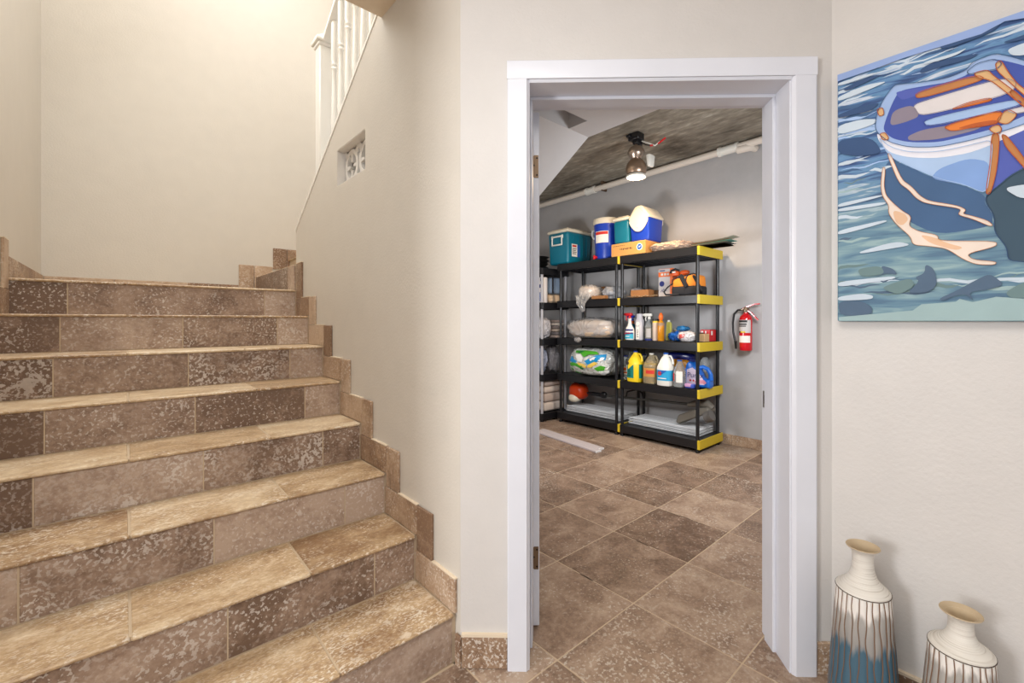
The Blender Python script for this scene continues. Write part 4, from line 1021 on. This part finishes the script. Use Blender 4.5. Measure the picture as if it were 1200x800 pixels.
o = bpy.data.objects.new('flood_bulb_light', l); COL.objects.link(o); o.parent = t; o.location = (0, 0, 2.486)

# ------------------------------------------------------------------ fire extinguisher
t = thing('fire_extinguisher', 'red fire extinguisher with black hose hung on the grey closet wall', 'extinguisher', (4.205, 1.71, .93), NQ)
REDG = mat('gloss_red', (200, 18, 30), .18, coat=.5)
MB().lathe([(0, 0), (.050, 0), (.055, .008), (.056, .04), (.056, .295), (.050, .318), (.032, .335), (.020, .345), (.018, .36), (0, .36)], 32).build('cylinder', REDG, t)
lb = MB().lathe([(.0565, .165), (.0565, .285)], 20, a0=-PI/2-1.2, a1=-PI/2+1.2, cap=False).build('label', mat('silver_label', (196, 192, 190), .4), t)
m = MB()
for k, (z0, z1_) in enumerate(((.262, .282), (.238, .252), (.222, .232), (.165, .180))): m.lathe([(.0569, z0), (.0569, z1_)], 14, a0=-PI/2-1.15, a1=-PI/2+.6-.1*k, cap=False)
m.build('label_print', INK, lb)
MB().lathe([(.0572, .167), (.0572, .179)], 10, a0=-PI/2-.5, a1=-PI/2+.3, cap=False).build('label_flash', YEL, lb)
MB().lathe([(.0565, .075), (.0565, .138)], 20, a0=-PI/2-1.2, a1=-PI/2+1.1, cap=False).build('inspection_label', LABELW, t)
MB().lathe([(.019, .355), (.021, .365), (.021, .395), (.015, .405), (0, .405)], 16).tube([(-.045, 0, .382), (.03, 0, .382)], .012, 10).build('valve', mat('valve_steel', (150, 136, 120), .3, .8), t)
MB().lathe([(.013, 0), (.013, .008), (0, .009)], 14, M=Matrix.Translation((.012, -.018, .385)) @ Matrix.Rotation(PI/2, 4, 'X')).build('gauge', BRASS, t)
MB().prism([(-.03, .395), (.02, .418), (.085, .436), (.128, .436), (.126, .426), (.085, .424), (.025, .402), (-.02, .385)], 'y', -.010, .010, bev=.002).build('carry_handle', REDG, t)
MB().prism([(.005, .385), (.05, .36), (.09, .315), (.118, .285), (.108, .278), (.075, .312), (.04, .35), (.0, .37)], 'y', -.009, .009, bev=.002).build('squeeze_lever', REDG, t)
MB().tube([(-.03, 0, .382), (-.07, -.008, .378), (-.105, -.012, .34), (-.115, -.015, .26), (-.112, -.015, .17), (-.095, -.02, .10), (-.088, -.02, .075)], .0095, 10).build('hose', BLACKP, t)
MB().tube([(-.088, -.02, .085), (-.087, -.02, .07), (-.084, -.02, .012)], [.016, .013, .010], 10).build('nozzle', BLACKP, t)
MB().box(-.02, .02, .045, .0735, .20, .36, bev=.003).build('wall_bracket', STEEL, t)

# ------------------------------------------------------------------ painting
PRINT = [
('navy_shadow',[(0.271,1.692),(0.255,1.705),(0.209,1.664),(0.146,1.614),(0.092,1.586),(0.049,1.55),(0.051,1.53),(0.036,1.498),(0.034,1.462),(0.146,1.455),(0.204,1.495),(0.235,1.533),(0.261,1.57),(0.277,1.62)]),
('slate_shadow',[(0.047,1.55),(0.028,1.566),(0.0,1.594),(-0.023,1.606),(-0.075,1.631),(-0.11,1.664),(-0.131,1.521),(-0.11,1.344),(-0.023,1.358),(0.006,1.366),(0.008,1.401),(0.032,1.445),(0.032,1.491),(0.049,1.529)]),
('hull_side',[(0.29,1.785),(0.261,1.743),(0.214,1.713),(0.146,1.695),(0.074,1.696),(0.034,1.699),(0.04,1.616),(0.047,1.551),(0.092,1.589),(0.146,1.617),(0.209,1.667),(0.261,1.713)]),
('hull_shade',[(0.165,1.622),(0.146,1.648),(0.083,1.662),(0.038,1.639),(0.047,1.551),(0.092,1.589)]),
('violet',[(0.034,1.699),(-0.023,1.718),(-0.093,1.734),(-0.124,1.745),(-0.104,1.655),(-0.023,1.609),(0.008,1.59),(0.028,1.566),(0.047,1.551),(0.04,1.616)]),
('white',[(0.294,1.799),(0.261,1.759),(0.214,1.729),(0.146,1.71),(0.074,1.711),(0.028,1.714),(-0.023,1.727),(-0.093,1.745),(-0.093,1.731),(-0.023,1.707),(0.07,1.675),(0.146,1.678),(0.214,1.698),(0.261,1.726),(0.288,1.77)]),
('pale_blue',[(0.297,1.814),(0.293,1.853),(0.277,1.894),(0.253,1.925),(0.244,1.93),(0.184,1.913),(0.128,1.903),(0.087,1.91),(0.074,1.927),(0.049,1.931),(0.03,1.931),(0.0,1.91),(-0.023,1.89),(-0.068,1.847),(-0.11,1.792),(-0.117,1.763),(-0.093,1.742),(-0.023,1.721),(0.028,1.713),(0.074,1.709),(0.146,1.709),(0.214,1.728),(0.261,1.757),(0.288,1.791)]),
('deep_blue',[(0.277,1.801),(0.27,1.832),(0.253,1.879),(0.237,1.909),(0.184,1.902),(0.123,1.891),(0.083,1.897),(0.068,1.914),(0.03,1.919),(-0.021,1.88),(-0.064,1.84),(-0.1,1.791),(-0.104,1.771),(-0.023,1.744),(0.028,1.729),(0.074,1.726),(0.146,1.724),(0.214,1.744),(0.255,1.768)]),
('violet',[(0.245,1.909),(0.184,1.898),(0.123,1.887),(0.083,1.892),(0.074,1.875),(0.128,1.871),(0.199,1.879),(0.229,1.877),(0.242,1.895)]),
('pale_blue',[(0.087,1.904),(0.066,1.919),(0.032,1.917),(0.016,1.898),(0.028,1.886),(0.053,1.893),(0.081,1.894)]),
('bone',[(0.204,1.849),(0.189,1.856),(0.016,1.861),(-0.012,1.836),(0.0,1.812),(0.128,1.81),(0.189,1.815)]),
('mauve',[(0.253,1.853),(0.204,1.855),(0.187,1.814),(0.224,1.807),(0.261,1.808)]),
('wood',[(0.199,1.887),(0.066,1.888),(0.047,1.867),(0.194,1.865)]),
('light_blue',[(0.184,1.801),(0.0,1.796),(-0.018,1.783),(-0.016,1.772),(0.17,1.774)]),
('orange',[(0.123,1.809),(0.083,1.817),(0.04,1.814),(0.035,1.805),(0.083,1.806)]),
('mauve',[(0.217,1.763),(0.184,1.772),(0.128,1.767),(0.057,1.756),(0.057,1.735),(0.146,1.732),(0.214,1.748)]),
('orange',[(0.136,1.764),(0.105,1.77),(0.015,1.774),(0.023,1.739),(0.074,1.744),(0.118,1.746)]),
('rust',[(0.109,1.752),(0.074,1.756),(0.028,1.752),(0.023,1.738),(0.074,1.742)]),
('tan',[(0.03,1.746),(0.008,1.773),(-0.013,1.751),(0.007,1.729)]),
('bone',[(0.012,1.77),(-0.023,1.769),(-0.075,1.778),(-0.075,1.762),(-0.012,1.751)]),
('tan',[(0.072,1.895),(0.045,1.893),(0.032,1.869),(-0.002,1.82),(-0.027,1.779),(-0.026,1.762),(0.008,1.815),(0.04,1.863),(0.066,1.879)]),
('tan',[(0.03,1.904),(0.019,1.908),(0.005,1.868),(-0.012,1.83),(-0.035,1.799),(-0.033,1.783),(-0.012,1.816),(0.011,1.855),(0.027,1.883)]),
('wood',[(-0.002,1.822),(-0.027,1.78),(-0.068,1.721),(-0.064,1.705),(-0.023,1.766),(0.004,1.813)]),
('tan',[(0.043,1.731),(0.026,1.737),(0.017,1.723),(0.022,1.709),(0.035,1.717)]),
('wood',[(0.037,1.717),(0.021,1.708),(0.027,1.612),(0.039,1.55),(0.049,1.553),(0.039,1.639)]),
('wood',[(0.019,1.708),(0.008,1.7),(-0.025,1.628),(-0.042,1.584),(-0.037,1.577),(-0.018,1.618),(0.011,1.672)]),
('tan',[(0.292,1.869),(0.277,1.871),(0.273,1.846),(0.286,1.845)]),
('tan',[(0.285,1.79),(0.271,1.791),(0.26,1.766),(0.277,1.767)]),
('cream',[(0.266,1.721),(0.258,1.722),(0.23,1.633),(0.207,1.608),(0.187,1.575),(0.167,1.556),(0.105,1.531),(0.087,1.516),(0.095,1.506),(0.074,1.496),(0.045,1.479),(0.034,1.464),(0.04,1.462),(0.074,1.488),(0.105,1.505),(0.098,1.518),(0.109,1.526),(0.175,1.551),(0.197,1.571),(0.214,1.6),(0.237,1.625)]),
('cream',[(0.277,1.684),(0.27,1.68),(0.274,1.626),(0.269,1.595),(0.253,1.569),(0.229,1.538),(0.207,1.518),(0.214,1.49),(0.189,1.469),(0.148,1.454),(0.146,1.436),(0.028,1.42),(0.027,1.406),(0.087,1.392),(0.074,1.374),(0.027,1.364),(0.031,1.356),(0.066,1.36),(0.092,1.376),(0.128,1.412),(0.165,1.423),(0.204,1.432),(0.209,1.457),(0.245,1.502),(0.263,1.538),(0.261,1.56),(0.278,1.594),(0.282,1.628)]),
('peach',[(0.253,1.546),(0.224,1.531),(0.214,1.51),(0.229,1.493),(0.245,1.505)]),
('peach',[(0.189,1.461),(0.156,1.449),(0.128,1.428),(0.092,1.411),(0.109,1.404),(0.165,1.432)]),
('pale_water',[(0.397,1.593),(0.288,1.599),(0.27,1.594),(0.397,1.579)]),
('pale_water',[(0.397,1.577),(0.266,1.575),(0.274,1.565),(0.397,1.565)]),
('pale_water',[(0.397,1.504),(0.271,1.519),(0.265,1.511),(0.397,1.487)]),
('pale_water',[(0.338,1.427),(0.245,1.449),(0.204,1.432),(0.277,1.425),(0.335,1.42)]),
('pale_water',[(0.397,1.334),(0.25,1.342),(0.244,1.334),(0.31,1.325),(0.397,1.316)]),
('pale_water',[(0.397,1.284),(0.332,1.292),(0.301,1.284),(0.304,1.272),(0.397,1.27)]),
('pale_water',[(0.397,1.852),(0.332,1.852),(0.288,1.838),(0.304,1.823),(0.397,1.82)]),
('pale_water',[(0.397,1.948),(0.321,1.958),(0.261,1.948),(0.31,1.94),(0.397,1.931)]),
('pale_water',[(0.397,1.994),(0.304,1.989),(0.288,1.982),(0.397,1.982)]),
('pale_water',[(0.175,1.971),(0.109,1.968),(0.083,1.972),(0.109,1.959),(0.184,1.963)]),
('pale_water',[(0.008,1.932),(-0.023,1.936),(-0.093,1.934),(-0.093,1.907),(-0.023,1.902),(0.0,1.913)]),
('pale_water',[(0.008,1.562),(-0.023,1.563),(-0.075,1.555),(-0.075,1.522),(-0.019,1.525),(0.008,1.553)]),
('dark_stroke',[(0.397,1.888),(0.344,1.894),(0.282,1.89),(0.304,1.87),(0.367,1.874),(0.397,1.877)]),
('dark_stroke',[(0.397,1.803),(0.332,1.797),(0.298,1.774),(0.277,1.727),(0.344,1.735),(0.397,1.76)]),
('dark_stroke',[(0.184,1.956),(0.128,1.958),(0.057,1.945),(0.083,1.937),(0.146,1.941),(0.189,1.939)]),
('dark_stroke',[(0.146,2.003),(0.083,2.005),(0.016,2.011),(0.032,1.993),(0.092,1.988),(0.137,1.989)]),
('dark_stroke',[(0.02,1.955),(-0.016,1.956),(-0.061,1.96),(-0.061,1.949),(-0.012,1.945)]),
('dark_stroke',[(0.385,1.969),(0.321,1.979),(0.277,1.974),(0.321,1.965),(0.373,1.957)]),
('rock',[(0.282,1.378),(0.25,1.364),(0.24,1.344),(0.266,1.352),(0.301,1.341),(0.277,1.346)]),
('rock',[(0.175,1.372),(0.156,1.356),(0.148,1.312),(0.165,1.288),(0.219,1.287),(0.189,1.321),(0.199,1.334),(0.177,1.345)]),
('rock',[(0.146,1.268),(0.105,1.291),(0.074,1.313),(0.04,1.334),(0.012,1.301),(0.04,1.29),(0.083,1.284),(0.07,1.256),(0.087,1.278),(0.109,1.276),(0.137,1.261)]),
('rock',[(0.397,1.269),(0.332,1.268),(0.304,1.247),(0.304,1.223),(0.391,1.219)]),
('moss',[(0.344,1.372),(0.282,1.377),(0.271,1.349),(0.332,1.344)]),
('moss',[(0.277,1.31),(0.209,1.335),(0.199,1.308),(0.235,1.284),(0.271,1.299)]),
('moss',[(0.012,1.28),(-0.023,1.307),(-0.093,1.313),(-0.093,1.265),(0.0,1.263)]),
('pale_green',[(0.394,1.216),(0.204,1.235),(0.184,1.253),(0.109,1.258),(0.101,1.266),(0.074,1.256),(0.028,1.269),(-0.023,1.262),(-0.093,1.257),(-0.093,1.2),(0.394,1.199)]),
('periwinkle',[(0.4,2.028),(0.224,2.03),(0.057,2.021),(-0.023,2.023),(-0.11,2.024),(-0.11,2.0),(-0.023,2.0),(0.012,2.009),(0.057,1.996),(0.175,2.0),(0.224,2.002),(0.288,1.999),(0.398,1.998)])]

WATER = None
def water():
    m = bpy.data.materials.new('watercolour_sea'); m.use_nodes = True; nt = m.node_tree; N = nt.nodes; Lk = nt.links.new
    b = N['Principled BSDF']; b.inputs['Roughness'].default_value = .7
    tc = N.new('ShaderNodeTexCoord'); mp = N.new('ShaderNodeMapping'); mp.inputs['Scale'].default_value = (1, 3.2, 26); mp.inputs['Rotation'].default_value = (.10, 0, 0)
    Lk(tc.outputs['Object'], mp.inputs[0])
    n = N.new('ShaderNodeTexNoise'); n.inputs['Scale'].default_value = 1.6; n.inputs['Detail'].default_value = 4; n.inputs['Distortion'].default_value = .9; Lk(mp.outputs[0], n.inputs['Vector'])
    top = ramp(nt, n.outputs['Fac'], [(.34, lin((48, 74, 122))), (.43, lin((70, 106, 156))), (.52, lin((104, 146, 188))), (.58, lin((84, 130, 170))), (.63, lin((206, 214, 226))), (.70, lin((150, 178, 208)))])
    bot = ramp(nt, n.outputs['Fac'], [(.34, lin((84, 116, 142))), (.46, lin((104, 140, 160))), (.56, lin((124, 156, 168))), (.66, lin((150, 178, 182)))])
    sp = N.new('ShaderNodeSeparateXYZ'); Lk(tc.outputs['Object'], sp.inputs[0])
    hr_ = N.new('ShaderNodeMapRange'); hr_.inputs[1].default_value = -.12; hr_.inputs[2].default_value = .10; Lk(sp.outputs['Z'], hr_.inputs[0])
    mx = N.new('ShaderNodeMix'); mx.data_type = 'RGBA'; Lk(hr_.outputs[0], mx.inputs[0]); Lk(bot, mx.inputs[6]); Lk(top, mx.inputs[7]); Lk(mx.outputs[2], b.inputs['Base Color'])
    return m
PM = dict(navy_shadow=(66, 98, 138), slate_shadow=(58, 82, 100), hull_side=(172, 198, 232), hull_shade=(130, 164, 218), violet=(82, 96, 178), white=(232, 232, 240), pale_blue=(158, 184, 226), deep_blue=(64, 84, 166), bone=(222, 216, 216),
          mauve=(140, 130, 144), wood=(192, 128, 74), light_blue=(166, 194, 232), orange=(232, 130, 52), rust=(190, 92, 40), tan=(220, 178, 126), cream=(238, 222, 208), peach=(230, 190, 156), pale_water=(200, 214, 226), dark_stroke=(52, 80, 122),
          rock=(82, 104, 128), moss=(108, 134, 136), pale_green=(158, 184, 186), periwinkle=(146, 170, 218))
t = thing('painting', 'unframed canvas painting of a blue rowing boat on rippled water', 'painting', (1.735, .10, 1.612))
cv = MB().box(-.013, .017, -.30, .30, -.410, .410, bev=.004).build('canvas', [water()], t, smooth=0)
pk = list(PM); pr = MB()
LX = -.0135
def soft(p):
    o_ = []
    for a, b in zip(p, p[1:]+p[:1]):
        o_ += [(a[0]*.8+b[0]*.2, a[1]*.8+b[1]*.2), (a[0]*.2+b[0]*.8, a[1]*.2+b[1]*.8)]
    return o_
for k, (nm, pts) in enumerate(PRINT):
    if nm not in ('periwinkle', 'pale_green'): pts = soft(soft(pts))
    x = LX-.00011*k
    q = [(max(-.298, min(.298, a-.10)), max(-.408, min(.408, z-1.612))) for a, z in pts]
    pr.poly([(x, a, z) for a, z in q], pk.index(nm))
def ink(p, w_, nm, k):
    for a, b in zip(p, p[1:]):
        dx, dy = b[0]-a[0], b[1]-a[1]; L = math.hypot(dx, dy) or 1
        if L > .5: continue
        ox, oy = -dy/L*w_, dx/L*w_; ex, ey = dx/L*w_*.6, dy/L*w_*.6
        q = [(a[0]-ex+ox, a[1]-ey+oy), (b[0]+ex+ox, b[1]+ey+oy), (b[0]+ex-ox, b[1]+ey-oy), (a[0]-ex-ox, a[1]-ey-oy)]
        pr.poly([(LX-.0068-.000002*k, max(-.298, min(.298, y-.10)), max(-.408, min(.408, z_-1.612))) for y, z_ in q], pk.index(nm))
for k, (nm, pts) in enumerate(PRINT):
    c_ = {'pale_blue': 'navy_shadow', 'wood': 'rust', 'tan': 'rust', 'orange': 'rust', 'bone': 'mauve', 'cream': 'wood', 'light_blue': 'deep_blue', 'hull_side': 'light_blue', 'slate_shadow': 'dark_stroke'}.get(nm)
    if c_ and (nm != 'cream' or len(pts) > 20):
        sp_ = soft(soft(pts)); ink(sp_+sp_[:1], .0006 if nm in ('cream', 'bone') else .0009, c_, k)
rp = random.Random(11)
for k in range(150):
    top = rp.random() < .62
    zc = rp.uniform(.06, .40) if top else rp.uniform(-.33, .05)
    a0 = rp.uniform(-.30, .26); L = rp.uniform(.05, .20); hgt = rp.uniform(.002, .0065)
    if top and zc > .39: continue
    # keep clear of the boat
    if a0 < .19 and -.08 < zc < .33 and a0+L > -.3:
        if a0 < .19-.05: continue
        L = min(L, .29-a0)
    if not top and a0 < .20 and zc > -.26: continue
    nmn = rp.choice(['pale_water', 'pale_water', 'dark_stroke', 'light_blue', 'navy_shadow'] if top else ['pale_water', 'rock', 'pale_green', 'moss'])
    up_, dn = [], []
    for q in range(9):
        f = q/8; y = a0+L*f
        if y > .297: y = .297
        wv = .004*math.sin(f*5+k)+.0025*math.sin(f*13+2*k); th = hgt*(math.sin(PI*f)**.6)+.0002
        up_.append((y, zc+wv+th)); dn.append((y, zc+wv-th*.8))
    pr.poly([(LX+.00003-.000001*k, y, z_) for y, z_ in up_+dn[::-1]], pk.index(nmn))
pr.build('printed_picture', [mat('paint_'+n_, PM[n_], .7, bump=(160, .15, .001), var=.13) for n_ in pk], t, smooth=0)

# ------------------------------------------------------------------ vases
def vase_mat(h, cuts_):
    m = bpy.data.materials.new('vase_glaze'); m.use_nodes = True; nt = m.node_tree; N = nt.nodes; Lk = nt.links.new
    b = N['Principled BSDF']; b.inputs['Roughness'].default_value = .45
    tc = N.new('ShaderNodeTexCoord'); sp = N.new('ShaderNodeSeparateXYZ'); Lk(tc.outputs['Object'], sp.inputs[0])
    n = N.new('ShaderNodeTexNoise'); n.inputs['Scale'].default_value = 1; n.inputs['Detail'].default_value = 4
    mp = N.new('ShaderNodeMapping'); mp.inputs['Scale'].default_value = (42, 42, 7); Lk(tc.outputs['Object'], mp.inputs[0]); Lk(mp.outputs[0], n.inputs['Vector'])
    a = N.new('ShaderNodeMath'); a.operation = 'MULTIPLY_ADD'; a.inputs[1].default_value = .13; Lk(n.outputs['Fac'], a.inputs[0]); Lk(sp.outputs['Z'], a.inputs[2])
    d = N.new('ShaderNodeMath'); d.operation = 'DIVIDE'; d.inputs[1].default_value = h; Lk(a.outputs[0], d.inputs[0])
    B, G = cuts_
    col = ramp(nt, d.outputs[0], [(B-.02, lin((66, 98, 116))), (B+.03, lin((150, 147, 143))), (G-.03, lin((168, 164, 159))), (G+.015, lin((232, 228, 222)))])
    Lk(col, b.inputs['Base Color'])
    return m
WHG = mat('whitewash_glaze', (222, 214, 200), .55, bump=(8, .2, .004), var=.08)
BRL = mat('brown_line', (122, 92, 68), .7, var=.25); INS = mat('vase_inside', (188, 168, 138), .75)
def ring_bump(m):
    nt = m.node_tree; N = nt.nodes; Lk = nt.links.new; b = N['Principled BSDF']
    tc = N.new('ShaderNodeTexCoord'); mp = N.new('ShaderNodeMapping'); mp.inputs['Scale'].default_value = (7, 7, 420); n = N.new('ShaderNodeTexNoise'); n.inputs['Scale'].default_value = 1; n.inputs['Detail'].default_value = 3
    Lk(tc.outputs['Object'], mp.inputs[0]); Lk(mp.outputs[0], n.inputs['Vector'])
    c = ramp(nt, n.outputs['Fac'], [(.30, lin((176, 166, 152))), (.42, lin((216, 210, 200))), (.6, lin((224, 219, 210)))]); Lk(c, b.inputs['Base Color'])
    bp = N.new('ShaderNodeBump'); bp.inputs['Strength'].default_value = .7; bp.inputs['Distance'].default_value = .002; Lk(n.outputs['Fac'], bp.inputs['Height']); Lk(bp.outputs['Normal'], b.inputs['Normal'])
    return m
NECK = ring_bump(mat('neck_glaze', (226, 220, 210), .55))
def vase(label, u, v, h, zs_, rs, rb, rn, rr, cuts_, seed):
    t = thing('floor_vase', label, 'vase', (u, v, 0), .3*seed, 'ridged floor vases by the painting')
    r_ = random.Random(seed); nr = 26
    rad = lambda z: rb+(rs-rb)*(z/zs_)**1.15 if z < zs_ else rs
    nz_, na = 30, nr*6
    phase = [r_.uniform(0, 6.28) for _ in range(nr)]
    def wave(k, z): return .10*math.sin(z*38+phase[k])+.05*math.sin(z*83+2*phase[k])
    prof = [(0, 0)]+[(rad(zs_*j/nz_), zs_*j/nz_) for j in range(nz_+1)]
    def wob(a, z):
        if z <= 0: return 0
        q = a/(2*PI)*nr; k = int(round(q)) % nr
        dd = abs(q-round(q)-wave(k, z)*.9)
        return -.0028*math.exp(-(dd/.16)**2)
    MB().lathe(prof, na, wob=wob, cap=False).build('body', vase_mat(h, cuts_), t, smooth=60)
    ln = MB()
    for k in range(nr):
        pts = []
        for j in range(nz_+1):
            z = zs_*(.02+.975*j/nz_); a = 2*PI*(k+wave(k, z))/nr; q = rad(z)-.0016
            pts.append((q*math.cos(a), q*math.sin(a), z))
        ln.tube(pts, .0014, 5)
    stuff(ln.build('groove_lines', BRL, t))
    hn = h-zs_
    shp = [(rs+.001, zs_-.002), (rs+.0005, zs_+.002), (rs*.90, zs_+hn*.07), (rs*.70, zs_+hn*.16), (rn*1.35, zs_+hn*.28), (rn*1.08, zs_+hn*.45), (rn, zs_+hn*.62), (rn*1.02, zs_+hn*.80), (rn*1.2, zs_+hn*.92), (rr*.94, h-.006), (rr, h-.002)]
    MB().lathe(shp, 40, cap=False).build('neck', NECK, t, smooth=60)
    MB().lathe([(rr, h-.002), (rr-.001, h), (rr-.004, h-.001), (rn*1.1, zs_+hn*.90), (rn*.9, zs_+hn*.78), (rn*.85, zs_+hn*.35), (0, zs_+hn*.3)], 40, cap=False).build('inside', INS, t, smooth=60)
    MB().tube([((rs+.0005)*math.cos(2*PI*k/48), (rs+.0005)*math.sin(2*PI*k/48), zs_) for k in range(48)], .0016, 5, closed=True).build('shoulder_line', mat('dark_line', (74, 60, 50), .7), t)
vase('taller ridged vase, white over grey over blue, beside the door frame', 1.605, .307, .530, .402, .0685, .094, .027, .0435, (.60, .79), 1)
vase('shorter ridged vase, white over grey, right of the taller vase', 1.605, .092, .435, .338, .067, .094, .026, .0445, (.36, .86), 2)
